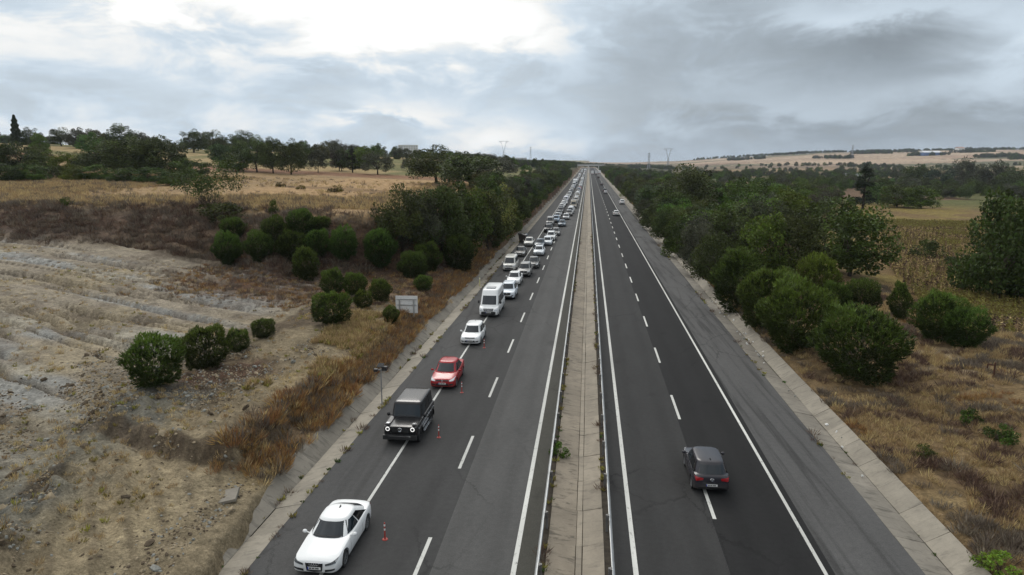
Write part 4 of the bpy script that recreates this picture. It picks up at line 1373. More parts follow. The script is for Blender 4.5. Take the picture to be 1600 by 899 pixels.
def make_hauler(name, L, W, H, kind):
    """far coach or box truck, nose toward +y"""
    r = link(name, None)
    hw = W / 2
    if kind == 'coach':
        prof = [(-L / 2, .45), (-L / 2, H - .15), (-L / 2 + .15, H), (L / 2 - .5, H), (L / 2 - .12, H - .3), (L / 2, 1.1), (L / 2 - .02, .4)]
    else:
        prof = [(-L / 2, .95), (-L / 2, H), (L / 2 - 2.35, H), (L / 2 - 2.35, .95)]
    n = len(prof)
    v = [(x, y, z) for x in (-hw, hw) for y, z in prof]
    f = [tuple(range(n)), tuple(range(n, 2 * n))[::-1]] + [(i, n + i, n + (i + 1) % n, (i + 1) % n) for i in range(n)]
    me = mesh('body', v, f, [CAR])
    fix_normals(me)
    link('body', me, r)
    if kind == 'coach':
        MB().add([(-hw + .1, L / 2 + .01, 1.15), (hw - .1, L / 2 + .01, 1.15), (hw - .12, L / 2 - .13, H - .42), (-hw + .12, L / 2 - .13, H - .42)], [(0, 1, 2, 3)]).build('windscreen', GLASS, r)
        for sx in (-1, 1):
            MB().box(sx * hw - .01, sx * hw + .01, -L / 2 + .5, L / 2 - .6, 1.5, H - .5).build('window_band', TINT, r)
        MB().box(-hw + .2, hw - .2, L / 2 + .0, L / 2 + .02, .5, .75).build('bumper', BLACK, r)
    else:
        c = [(L / 2 - 2.2, .45), (L / 2 - 2.2, 2.75), (L / 2 - .9, 2.85), (L / 2 - .12, 1.75), (L / 2, 1.4), (L / 2, .45)]
        n = len(c)
        v = [(x, y, z) for x in (-hw + .05, hw - .05) for y, z in c]
        f = [tuple(range(n)), tuple(range(n, 2 * n))[::-1]] + [(i, n + i, n + (i + 1) % n, (i + 1) % n) for i in range(n)]
        me = mesh('cab', v, f, [CAR])
        fix_normals(me)
        link('cab', me, r)
        MB().add([(-hw + .2, L / 2 - .10, 1.76), (hw - .2, L / 2 - .10, 1.76), (hw - .25, L / 2 - .84, 2.76), (-hw + .25, L / 2 - .84, 2.76)], [(0, 1, 2, 3)]).build('windscreen', GLASS, r)
        MB().box(-hw + .1, hw - .1, L / 2 - .02, L / 2 + .03, .5, 1.0).build('grille', BLACK, r)
        MB().box(-.45, .45, -L / 2 + .2, L / 2 - 2.3, .55, .95).build('chassis', UNDER, r)
        MB().box(-hw + .15, hw - .15, -L / 2 - .06, -L / 2 + .0, .55, .85).build('rear_bumper', TAIL, r)
    tm, rm = wheel_meshes(.48, .28, 'steel')
    for y in (L / 2 - 1.3, -L / 2 + 1.6):
        for sx in (-1, 1):
            w = link('wheel', tm, r, (sx * (hw - .16), y, .48), None, (sx, 1, 1))
            link('rim', rm, w)
    r['length'] = L
    return r


def kids(o):
    return [c for c in bpy.data.objects if c.parent == o]


def tree_of(root):
    """flat list (object, parent index) for fast copying"""
    lst = [(root, -1)]
    i = 0
    ch = {}
    for o in bpy.data.objects:
        if o.parent is not None: ch.setdefault(o.parent, []).append(o)
    while i < len(lst):
        for c in ch.get(lst[i][0], []): lst.append((c, i))
        i += 1
    return lst


def joined(root, lst):
    """all parts as one mesh, for vehicles too far away to show them"""
    bpy.context.view_layer.update()
    bm = bmesh.new()
    mats = []
    for o, _ in lst:
        if o.type != 'MESH': continue
        if o.name.split('.')[0] in ('character', 'plate_band', 'door_seam', 'wiper', 'badge'): continue
        tmp = o.data.copy()
        tmp.transform(root.matrix_world.inverted() @ o.matrix_world)
        b2 = bmesh.new()
        b2.from_mesh(tmp)
        for f in b2.faces:
            m = o.data.materials[min(f.material_index, len(o.data.materials) - 1)]
            if m not in mats: mats.append(m)
            f.material_index = mats.index(m)
        t2 = bpy.data.meshes.new('t')
        b2.to_mesh(t2)
        b2.free()
        bm.from_mesh(t2)
        bpy.data.meshes.remove(t2)
        bpy.data.meshes.remove(tmp)
    me = bpy.data.meshes.new(root.name)
    bm.to_mesh(me)
    bm.free()
    for m in mats: me.materials.append(m)
    return me


PROTO, LODM = {}, {}


def proto(kind):
    if kind in PROTO: return PROTO[kind]
    if kind == 'coach': r = make_hauler('coach', 11.8, 2.5, 3.5, 'coach')
    elif kind == 'box_truck': r = make_hauler('box_truck', 9.5, 2.5, 3.7, 'truck')
    else:
        r = make_car(kind, {'coupe': SP_COUPE, 'sedan': SP_SEDAN, 'hatchback': SP_HATCH, 'suv': SP_SUV, 'off_roader': SP_BOX, 'minibus': SP_MINI, 'van': SP_VAN}[kind])
    lst = tree_of(r)
    PROTO[kind] = lst
    LODM[kind] = joined(r, lst)
    return lst


USED = set()


def put_car(kind, x, yfront, color, label, cat, group, toward=True, yaw=0.0, far=False, rot=None, z=0.0):
    lst = proto(kind)
    Lc = lst[0][0]['length']
    y = yfront + Lc / 2 if toward else yfront - Lc / 2
    rz = (math.pi if toward else 0.0) + yaw
    if far:
        o = link(kind, LODM[kind], None, (x, y, z), rot or (0, 0, rz))
        o.color = (*color, 1)
        return tag(o, label, cat, group)
    if kind not in USED:
        USED.add(kind)
        objs = [o for o, _ in lst]
    else:
        objs = []
        for o, pi in lst:
            c = o.copy()
            COL.objects.link(c)
            if pi >= 0: c.parent = objs[pi]
            objs.append(c)
    for o in objs: o.color = (*color, 1)
    objs[0].location = (x, y, z)
    objs[0].rotation_euler = rot or (0, 0, rz)
    if 'length' in objs[0]: objs[0]['length'] = Lc
    return tag(objs[0], label, cat, group)


WHITE, SILVER, GREY, DGREY, BLK = (.72, .73, .73), (.42, .43, .44), (.20, .20, .195), (.065, .066, .068), (.012, .012, .013)
RED, BLUE, PEARL, BEIGE, SKYB = (.31, .006, .012), (.03, .07, .18), (.62, .61, .57), (.36, .32, .26), (.30, .38, .46)
QG = 'vehicles queued in the traffic jam'
NEAR = [
    ('coupe', -10.22, 23.8, WHITE, 'white coupe with sloping roof and dark grille leading the queue', 'car', .0),
    ('off_roader', -10.25, 36.5, BLK, 'boxy black off-roader with lit ring headlights, second in the queue', 'off-roader', .0),
    ('sedan', -9.92, 46.4, RED, 'red car behind the boxy black off-roader', 'car', .01),
    ('hatchback', -9.92, 58.2, WHITE, 'white hatchback between the red car and the white minibus', 'car', .0),
    ('minibus', -9.85, 69.2, WHITE, 'tall white minibus with roof hatch and black bumper', 'minibus', .0),
    ('suv', -9.05, 78.5, (.60, .65, .70), 'pale bluish white SUV half hidden behind the white minibus', 'car', .0),
    ('sedan', -9.3, 87.6, WHITE, 'white sedan right behind the pale SUV that follows the minibus', 'car', .0),
    ('van', -11.1, 99.2, PEARL, 'cream white passenger van on the hard shoulder side of the jam', 'van', .0),
    ('suv', -8.55, 94.4, GREY, 'grey SUV with dark grille next to the cream white van', 'car', .0),
    ('sedan', -7.95, 102.0, DGREY, 'dark grey sedan just behind the grey SUV', 'car', .0),
    ('sedan', -11.05, 114.3, (.13, .125, .115), 'dark sedan on the shoulder behind the cream white van', 'car', .0),
    ('sedan', -8.05, 116.0, (.66, .70, .74), 'white sedan leading the inner column behind the dark grey sedan', 'car', .0),
    ('sedan', -8.65, 126.2, (.05, .08, .11), 'dark blue car tucked behind the white sedan of the inner column', 'car', .0),
    ('sedan', -10.8, 128.5, PEARL, 'cream sedan on the shoulder beside the overturned car', 'car', .0),
    ('hatchback', -7.45, 130.3, (.66, .70, .74), 'white hatchback second of the inner column after the dark blue car', 'car', .0),
    ('suv', -7.2, 138.0, WHITE, 'white SUV close behind the white hatchback in the inner column', 'car', .0),
    ('sedan', -6.65, 147.4, GREY, 'grey sedan of the inner column next to the black pale-roofed car', 'car', .0),
    ('suv', -8.6, 154.0, BLK, 'black SUV in the outer column ahead of the grey van', 'car', .0),
    ('van', -9.1, 170.6, (.26, .255, .245), 'grey van in the outer column of the jam', 'van', .0),
    ('sedan', -6.1, 167.6, (.10, .14, .18), 'blue grey sedan of the inner column beside the grey van', 'car', .0),
    ('hatchback', -5.75, 187.5, SILVER, 'silver hatchback in the inner column behind the blue grey sedan', 'car', .0),
    ('suv', -8.05, 178.6, (.25, .33, .42), 'light blue SUV in the outer column behind the grey van', 'car', .0),
]


def ordinal(n):
    return '%d%s' % (n, 'th' if 10 <= n % 100 <= 20 else {1: 'st', 2: 'nd', 3: 'rd'}.get(n % 10, 'th'))


def traffic():
    for kind, x, y, c, lab, cat, yaw in NEAR:
        q = np.interp(y, [20, 60, 190], [.980, .984, .990])
        put_car(kind, x * q, y * q, c, lab, cat, QG, True, yaw)
    rng = random.Random(5)
    pal = [('white', WHITE)] * 9 + [('silver', SILVER)] * 3 + [('grey', GREY)] * 3 + [('dark grey', DGREY)] * 2 + [('black', BLK)] * 2 + [('red', RED), ('blue', BLUE), ('beige', BEIGE), ('cream', PEARL)]
    kinds = ['sedan'] * 5 + ['hatchback'] * 4 + ['suv'] * 4 + ['van'] * 2 + ['minibus']
    nice = {'sedan': 'sedan', 'hatchback': 'hatchback', 'suv': 'SUV', 'van': 'van', 'minibus': 'minibus', 'coach': 'coach', 'box_truck': 'box truck'}

    for col, xs, ys, start, cname in (('outer', -8.25, 189.0, 12, 'outer'), ('inner', -4.45, 197.0, 11, 'inner')):
        y, k = ys, start
        while y < 985:
            kind = rng.choice(kinds)
            cn, cc = rng.choice(pal)
            if col == 'outer' and 262 < y < 272: kind, cn, cc = 'van', 'white', (.66, .66, .74)
            if col == 'outer' and 440 < y < 452: kind, cn, cc = 'coach', 'white', WHITE
            if col == 'inner' and 905 < y < 918: kind, cn, cc = 'box_truck', 'white', WHITE
            if kind in ('van', 'minibus', 'coach', 'box_truck') and cn in ('red', 'blue', 'black'): cn, cc = 'white', WHITE
            x = xs + rng.uniform(-.25, .25)
            if col == 'inner': x = np.interp(y, [195, 225], [-5.4, -4.45]) + rng.uniform(-.2, .2)
            kind_l = nice[kind]
            put_car(kind, x, y, cc, '%s %s, %s vehicle from the front in the %s column of the jam' % (cn, kind_l, ordinal(k), cname),
                    {'coach': 'bus', 'box_truck': 'truck', 'minibus': 'minibus', 'van': 'van'}.get(kind, 'car'), QG, True, 0, far=y > 235)
            ln = PROTO[kind][0][0]['length']
            y += ln + rng.uniform(1.6, 5.2) + (rng.uniform(2, 10) if rng.random() < .12 else 0)
            k += 1
    og = 'vehicles driving away on the empty carriageway'
    put_car('hatchback', 6.05, 35.8, (.026, .025, .031), 'dark grey hatchback seen from behind with red tail lights', 'car', og, False)
    put_car('hatchback', 7.98, 203.8, (.66, .66, .65), 'white hatchback driving away on the right carriageway, nearer of two pale ones', 'car', og, False)
    put_car('suv', 12.0, 256, WHITE, 'white SUV with dark rear window on the far right shoulder', 'car', og, False)
    put_car('sedan', 8.1, 336, SILVER, 'silver sedan driving away with a black car just ahead', 'car', og, False, far=True)
    put_car('suv', 7.9, 352, BLK, 'black SUV just ahead of the silver sedan driving away', 'car', og, False, far=True)
    put_car('sedan', 8.3, 443, BLK, 'black sedan alone far up the right carriageway', 'car', og, False, far=True)
    put_car('suv', 8.4, 608, BLK, 'small black SUV farthest up the right carriageway before the trucks', 'car', og, False, far=True)
    put_car('box_truck', 4.2, 770, WHITE, 'white box truck far away in the lane by the median', 'truck', og, False, far=True)
    put_car('box_truck', 8.2, 775, (.6, .6, .6), 'pale box truck far away in the outer lane', 'truck', og, False, far=True)
    put_car('box_truck', 12.0, 800, WHITE, 'white box truck far away on the right shoulder', 'truck', og, False, far=True)
    # overturned car on its side at the verge, wheels toward the viewer
    put_car('hatchback', -12.6, 131.0, (.02, .02, .024), 'dark overturned vehicle on its side at the verge, wheels showing', 'car', None, True, rot=(0, rad(-80), rad(205)), z=.80)


traffic()
for _k, _lst in PROTO.items():
    if _k not in USED:
        for _o, _ in _lst[::-1]: bpy.data.objects.remove(_o)

# ------------------------------------------------------------------ street furniture
ORANGE = plain('delineator_orange', (0.30, 0.035, 0.025), 0.6, 0, 0.15, 9.0)
REFL = plain('reflective_white', (0.70, 0.70, 0.68), 0.4, 0, 0.1, 9.0)


def delineator(x, y, label):
    r = link('delineator_post', None, loc=(x, y, 0.0), scale=(.72, .72, .76))
    tag(r, label, 'traffic post', 'flexible posts beside the queue')
    MB().lathe([(.001, .055), (.10, .055), (.16, .035), (.17, .006), (.001, .006)], 14).build('base', ORANGE, r, True, 40)
    MB().lathe([(.052, .05), (.046, .12), (.043, .98), (.030, 1.02), (.001, 1.025)], 12).build('post', ORANGE, r, True, 50)
    for z in (.55, .80):
        MB().lathe([(.0455, z), (.0465, z + .01), (.0465, z + .11), (.0455, z + .12)], 12).build('reflective_band', REFL, r, True, 50)


for (x, y, lab) in ((-8.15, 26.3, 'orange traffic post beside the white coupe'), (-8.2, 37.3, 'orange traffic post beside the boxy black off-roader'), (-8.28, 45.2, 'orange traffic post beside the red car'),
                    (-8.45, 56.8, 'orange traffic post beside the white hatchback in front of the minibus')):
    delineator(x, y, lab)

# solar camera pole
POLE = plain('pole_grey', (0.23, 0.23, 0.23), 0.6, 0.3, 0.15, 5.0)
r = link('sensor_pole', None, loc=(-13.12, 42.7, -0.06))
tag(r, 'thin grey roadside pole carrying two dark sensor heads', 'pole')
MB().bar((0, 0, 0), (0, 0, 2.35), .042, .036, 10).build('pole', POLE, r, True)
MB().box(-.10, .10, -.10, .10, 0, .03).build('base_plate', POLE, r)
MB().box(-.42, .40, -.03, .03, 2.24, 2.30).build('cross_arm', POLE, r)
MB().box(.10, .44, -.16, .10, 2.26, 2.52).build('sensor_head', BLACK, r)
MB().box(-.44, -.20, -.14, .08, 2.16, 2.34).build('sensor_head', BLACK, r)
MB().add([(-.2, -.2, 2.50), (.22, -.2, 2.50), (.22, .14, 2.66), (-.2, .14, 2.66), (-.2, -.2, 2.53), (.22, -.2, 2.53), (.22, .14, 2.69), (-.2, .14, 2.69)],
         [(0, 3, 2, 1), (4, 5, 6, 7), (0, 1, 5, 4), (1, 2, 6, 5), (2, 3, 7, 6), (3, 0, 4, 7)]).build('solar_panel', TINT, r)

# back of a road sign
SIGNB = plain('sign_back', (0.58, 0.58, 0.57), 0.6, 0.0, 0.12, 3.0)
p = at(636, 497)
r = link('road_sign', None, loc=(p.x, p.y, p.z), rot=(0, 0, rad(3)))
tag(r, 'grey back of a rectangular road sign standing in dry weeds', 'road sign')
MB().box(-1.05, 1.05, 0, .035, .42, 2.08).build('panel', SIGNB, r)
for x in (-.68, .68):
    MB().box(x - .045, x + .045, -.10, -.01, -.6, 1.75).build('post', STEEL, r)
MB().box(-.95, .95, -.055, -.003, 1.17, 1.24).build('rail', STEEL, r)
MB().box(-.95, .95, -.055, -.003, 1.72, 1.78).build('rail', STEEL, r)
for x in (-1.05, 1.02): MB().box(x, x + .03, -.03, 0.0, .42, 2.08).build('frame_edge', SIGNB, r)

# small marker post
r = link('marker_post', None, loc=(-13.4, 86.6, -.15))
tag(r, 'slim pale yellow marker post by the ditch', 'marker post')
MB().box(-.06, .06, -.03, .03, 0, 1.15).build('post', plain('marker_yellow', (.50, .46, .22), .6), r)
MB().box(-.062, .062, -.034, .034, .92, 1.05).build('reflector', REFL, r)

# rusty standpipe right of the road
RUST = plain('rust', (.075, .032, .02), .85, .2, .3, 9.0)
p = at(1552, 592)
r = link('standpipe', None, loc=p)
tag(r, 'rusty standpipe with bent arm on the dry verge', 'pipe')
MB().bar((0, 0, -.2), (0, 0, 1.15), .065, .06, 10).build('riser', RUST, r, True)
MB().bar((0, 0, .95), (-.42, .05, 1.0), .05, None, 8).bar((-.42, .05, 1.0), (-.45, .05, .72), .05, None, 8).build('arm', RUST, r, True)

# ------------------------------------------------------------------ plants: prototypes
LEAF_PINE = leafmat('needles_pine', (0.056, 0.082, 0.012), .30, .015, .15)
LEAF_OAK = leafmat('leaves_oak', (0.053, 0.066, 0.017), .35, .02)
LEAF_GREY = leafmat('leaves_grey_oak', (0.056, 0.058, 0.034), .35, .02)
LEAF_FRESH = leafmat('leaves_fresh', (0.068, 0.100, 0.014), .35, .02)
LEAF_YEL = leafmat('leaves_yellowing', (0.120, 0.115, 0.030), .35, .025)
LEAF_DRY = leafmat('leaves_dry', (0.110, 0.075, 0.042), .4, .02)
BARK = plain('bark', (0.075, 0.060, 0.048), .95, 0, .3, 4.0, spec=.1)
BARK_D = plain('bark_dark', (0.045, 0.035, 0.028), .95, 0, .3, 4.0, spec=.1)


def leaf_mesh(name, P, D, size, tone, mat, aspect=.55, n_up=None, rng=None):
    """one folded quad per leaf: P positions, D outward directions, size per leaf"""
    rng = rng or RNG
    n = len(P)
    D = D / np.maximum(np.linalg.norm(D, axis=1, keepdims=True), 1e-6)
    R = rng.normal(size=(n, 3))
    S = np.cross(D, R)
    S /= np.maximum(np.linalg.norm(S, axis=1, keepdims=True), 1e-6)
    s = size[:, None]
    a = P - D * s * .5
    b = P + S * s * aspect * .5
    c = P + D * s * .5
    d = P - S * s * aspect * .5
    V = np.stack([a, b, c, d], 1).reshape(-1, 3)
    me = bpy.data.meshes.new(name)
    me.vertices.add(len(V))
    me.vertices.foreach_set('co', V.astype(np.float32).ravel())
    me.loops.add(n * 4)
    me.loops.foreach_set('vertex_index', np.arange(n * 4, dtype=np.int32))
    me.polygons.add(n)
    me.polygons.foreach_set('loop_start', (np.arange(n) * 4).astype(np.int32))
    t = me.attributes.new('tone', 'FLOAT', 'POINT')
    t.data.foreach_set('value', np.repeat(tone, 4).astype(np.float32))
    me.materials.append(mat)
    me.update(calc_edges=True)
    return me


def unit(rng, n):
    v = rng.normal(size=(n, 3))
    return v / np.linalg.norm(v, axis=1, keepdims=True)


def crown_broad(seed, mat, H=8.0, W=7.0, base=.08, lumps=44, leaves=230, leaf=.30, top=.75, spread=1.0):
    rng = np.random.default_rng(seed)
    P, D, T = [], [], []
    ch = H * (1 - base)
    cz = H * base + ch * .48
    for i in range(lumps):
        u = unit(rng, 1)[0]
        k = rng.uniform(.35, .92) ** .6
        out = rng.random() < .22
        if out: k = rng.uniform(.92, 1.10)
        low = i % 4 == 0
        if low:
            u = np.array([math.cos(i * 2.4), math.sin(i * 2.4), rng.uniform(-.75, -.35)])
            k = rng.uniform(.7, .95)
        sh = 1.0 - .35 * max(u[2], 0) * (1 - top)
        c = np.array([u[0] * W / 2 * k * sh, u[1] * W / 2 * k * sh, cz + u[2] * ch / 2 * k * .92])
        rl = W * rng.uniform(.12, .21) * spread * (.6 if out else 1)
        n = int(leaves * rng.uniform(.6, 1.3) * (.45 if out else 1))
        v = unit(rng, n)
        rr = rl * rng.uniform(.25, 1.0, n) ** .45
        q = c + v * rr[:, None] * np.array([1.05, 1.05, .95])
        P.append(q)
        D.append(v + rng.normal(size=(n, 3)) * .7 + np.array([0, 0, .15]))
        T.append(np.full(n, rng.uniform(.60, 1.55)) * rng.uniform(.85, 1.15, n))
    P, D, T = map(np.concatenate, (P, D, T))
    return leaf_mesh('crown', P, D, leaf * rng.uniform(.6, 1.25, len(P)), T, mat, .62, rng=rng)


def crown_pine(seed, mat, H=4.4, W=4.4, shoots=2300, taper=.0):
    """round young stone pine: upswept needle shoots all over an uneven dome"""
    rng = np.random.default_rng(seed)
    P, D, T, S = [], [], [], []
    u = unit(rng, shoots)
    ph = rng.uniform(0, 6.28, 6)
    bumps = 1 + .13 * np.sin(5 * u[:, 0] + ph[0]) * np.cos(4 * u[:, 1] + ph[1]) + .13 * np.sin(6 * u[:, 2] + 3 * u[:, 0] + ph[2]) + .07 * np.sin(11 * u[:, 1] + 7 * u[:, 2] + ph[3])
    k = np.where(rng.random(shoots) < .78, rng.uniform(.86, 1.0, shoots), rng.uniform(.45, .86, shoots)) * bumps
    z = u[:, 2]
    prof = np.where(z > 0, 1 - taper * z, 1 - .25 * (-z))
    c = np.stack([u[:, 0] * W / 2 * k * prof, u[:, 1] * W / 2 * k * prof, H * .50 + z * H * .50 * k], 1)
    c[:, 2] = np.maximum(c[:, 2], .08)
    ax = u * .75 + np.array([0, 0, .75]) + rng.normal(size=u.shape) * .22
    ax /= np.linalg.norm(ax, axis=1, keepdims=True)
    fresh = np.clip((u[:, 2] * .8 + .1 + rng.normal(size=shoots) * .25), 0, 1) * (k > .84)
    for j in range(7):
        d = ax + rng.normal(size=ax.shape) * .42
        d /= np.linalg.norm(d, axis=1, keepdims=True)
        ln = rng.uniform(.20, .34, shoots)
        P.append(c + d * ln[:, None] * .5 + ax * (rng.uniform(-.12, .18, shoots))[:, None])
        D.append(d)
        S.append(ln)
        T.append(.58 + 1.5 * fresh + rng.uniform(-.12, .12, shoots))
    P, D, T, S = map(np.concatenate, (P, D, T, S))
    return leaf_mesh('crown', P, D, S, T, mat, .22, rng=rng)


def crown_cypress(seed, mat, H=10.0, W=2.2):
    rng = np.random.default_rng(seed)
    n = 5200
    z = rng.random(n) ** .8
    rr = W / 2 * np.clip((1 - z) ** .55 * (z * 9 + .5).clip(0, 1), .03, 1) * rng.uniform(.5, 1.05, n) ** .5 * (1 + .18 * np.sin(z * 40))
    a = rng.uniform(0, 6.28, n)
    P = np.stack([np.cos(a) * rr, np.sin(a) * rr, .5 + z * (H - .5)], 1)
    D = np.stack([np.cos(a) * .4, np.sin(a) * .4, np.full(n, 1.0)], 1) + rng.normal(size=(n, 3)) * .2
    return leaf_mesh('crown', P, D, rng.uniform(.25, .5, n), rng.uniform(.6, 1.1, n), mat, .4, rng=rng)


def crown_conifer(seed, mat, H=10.0, W=4.5):
    """tall dark conifer with separate tiers of boughs"""
    rng = np.random.default_rng(seed)
    P, D, T = [], [], []
    for i in range(46):
        z = rng.uniform(.12, .98)
        ln = W / 2 * (1 - z) ** .7 * rng.uniform(.6, 1.15) + .25
        a = rng.uniform(0, 6.28)
        n = int(130 * (ln / (W / 2)) + 30)
        t = rng.uniform(.1, 1, n)
        w = (1 - t * .6) * .42
        q = np.stack([np.cos(a) * ln * t + rng.normal(size=n) * w * .5, np.sin(a) * ln * t + rng.normal(size=n) * w * .5, H * z + .35 * t * ln - .25 * t * t * ln + rng.normal(size=n) * .16], 1)
        P.append(q)
        D.append(np.stack([np.full(n, np.cos(a)), np.full(n, np.sin(a)), np.full(n, .3)], 1) + rng.normal(size=(n, 3)) * .5)
        T.append(np.full(n, rng.uniform(.6, 1.1)))
    P, D, T = map(np.concatenate, (P, D, T))
    return leaf_mesh('crown', P, D, rng.uniform(.22, .42, len(P)), T, mat, .35, rng=rng)


def branchy(mb, a, d, ln, r, rng, depth, tips):
    """recursive limbs"""
    b = a + d * ln
    mb.bar(a, b, r, r * .62, 6 if depth > 1 else 5, caps=depth == 0)
    if depth == 0:
        tips.append(b)
        return
    for k in range(rng.choice((2, 3, 3)) if depth > 1 else 2):
        e = Vector((d.x + rng.uniform(-.75, .75), d.y + rng.uniform(-.75, .75), d.z + rng.uniform(-.15, .45))).normalized()
        branchy(mb, b - d * ln * rng.uniform(0, .25), e, ln * rng.uniform(.58, .82), r * .58, rng, depth - 1, tips)


def trunk_mesh(seed, H, base, r, mat, depth=3, lean=.1, multi=1):
    rng = random.Random(seed)
    mb = MB()
    tips = []
    for k in range(multi):
        d = Vector((rng.uniform(-lean, lean), rng.uniform(-lean, lean), 1)).normalized()
        a = Vector((rng.uniform(-.1, .1) * (multi > 1) * 3, rng.uniform(-.1, .1) * (multi > 1) * 3, -.35))
        branchy(mb, a, d, H * base + .35, r, rng, depth, tips)
    return mb.mesh('trunk', mat, True, 60)


TREES = {}


def add_proto(kind, crown, trunk, H, W):
    TREES.setdefault(kind, []).append((crown, trunk, H, W))


for sd in range(4):
    add_proto('pine_bush', crown_pine(100 + sd, LEAF_PINE, 4.4, 4.4), trunk_mesh(100 + sd, 4.4, .16, .13, BARK, 2), 4.4, 4.4)
for sd in range(2):
    add_proto('pine_cone', crown_pine(120 + sd, LEAF_PINE, 5.0, 3.8, 2100, .45), trunk_mesh(120 + sd, 5.0, .18, .13, BARK, 2), 5.0, 3.8)
for sd in range(4):
    add_proto('oak', crown_broad(200 + sd, LEAF_OAK), trunk_mesh(200 + sd, 8, .27, .24, BARK_D), 8.0, 7.0)
for sd in range(3):
    add_proto('grey_oak', crown_broad(220 + sd, LEAF_GREY, 8, 7.2, .08, 42, 210, .28), trunk_mesh(220 + sd, 8, .25, .22, BARK_D), 8.0, 7.2)
for sd in range(3):
    add_proto('green_tree', crown_broad(240 + sd, LEAF_FRESH, 7.5, 6.5, .02, 44, 230, .30), trunk_mesh(240 + sd, 7.5, .2, .18, BARK), 7.5, 6.5)
for sd in range(2):
    add_proto('yellowing_tree', crown_broad(260 + sd, LEAF_YEL, 6.5, 5.0, .08, 28, 130, .26, .6), trunk_mesh(260 + sd, 6.5, .22, .13, BARK), 6.5, 5.0)
for sd in range(2):
    add_proto('thin_tree', crown_broad(280 + sd, LEAF_OAK, 7, 7, .40, 34, 150, .20, .8, .9), trunk_mesh(290 + sd, 7, .14, .10, BARK, 4, .5, 5), 7.0, 7.0)
add_proto('cypress', crown_cypress(300, LEAF_OAK), trunk_mesh(300, 10, .08, .16, BARK_D, 1), 10.0, 2.2)
add_proto('conifer', crown_conifer(310, LEAF_OAK), trunk_mesh(310, 10, .55, .22, BARK_D, 1, .02), 10.0, 4.5)
for sd in range(3):
    add_proto('shrub', crown_broad(320 + sd, LEAF_FRESH, 1.8, 2.2, .02, 18, 110, .16, .8), trunk_mesh(320 + sd, 1.8, .12, .05, BARK, 2, .4, 3), 1.8, 2.2)
for sd in range(2):
    add_proto('dark_shrub', crown_broad(340 + sd, LEAF_OAK, 1.8, 2.4, .02, 18, 120, .16, .8), trunk_mesh(340 + sd, 1.8, .12, .05, BARK, 2, .4, 3), 1.8, 2.4)
NAMES = dict(pine_bush='pine_tree', pine_cone='pine_tree', oak='oak_tree', grey_oak='oak_tree', green_tree='leafy_tree', yellowing_tree='yellowing_tree', thin_tree='wispy_tree', cypress='cypress_tree',
             conifer='conifer_tree', shrub='shrub', dark_shrub='shrub')
_TI = [0]


def tree(kind, p, h, w, label, group=None, tint=(1, 1, 1), sink=.1):
    vs = TREES[kind]
    _TI[0] += 1
    rng = random.Random(_TI[0] * 13 + 5)
    crown, trunk, H, W = vs[rng.randrange(len(vs))]
    r = link(NAMES[kind], None, None, (p[0], p[1], p[2] - sink), (0, 0, rng.uniform(0, 6.28)), (w / W, w / W, h / H))
    tag(r, label, 'shrub' if 'shrub' in kind else 'tree', group)
    t = link('trunk', trunk, r)
    c = link('crown', crown, r)
    c.color = (*tint, 1)
    return r


def tree_px(kind, px, py, hp, wp, label, group=None, tint=(1, 1, 1)):
    """size given in photograph pixels at the base's distance"""
    p = at(px, py)
    d = math.hypot(p.x, p.y) * math.cos(PITCH) + (CAM_H - p.z) * math.sin(PITCH)
    d *= math.cos(math.atan2(p.x, p.y) + YAW) if abs(px - 800) > 250 else 1.0
    return tree(kind, p, hp * d / FPX * 1.02, wp * d / FPX, label, group, tint)


def tree_top(kind, px, ytop, dist, wp, label, group=None, tint=(1, 1, 1)):
    """tree on a crest: azimuth of a pixel column, a distance, and the height its top reaches"""
    d = pixdir(px, ytop)
    n = math.hypot(d.x, d.y)
    x, y = d.x / n * dist, d.y / n * dist
    z = zat(x, y)
    h = max(CAM_H + d.z / n * dist - z, 3.0)
    return tree(kind, (x, y, z), h + .1, min(max(wp * dist / FPX, h * .2), h * 1.25), label, group, tint)


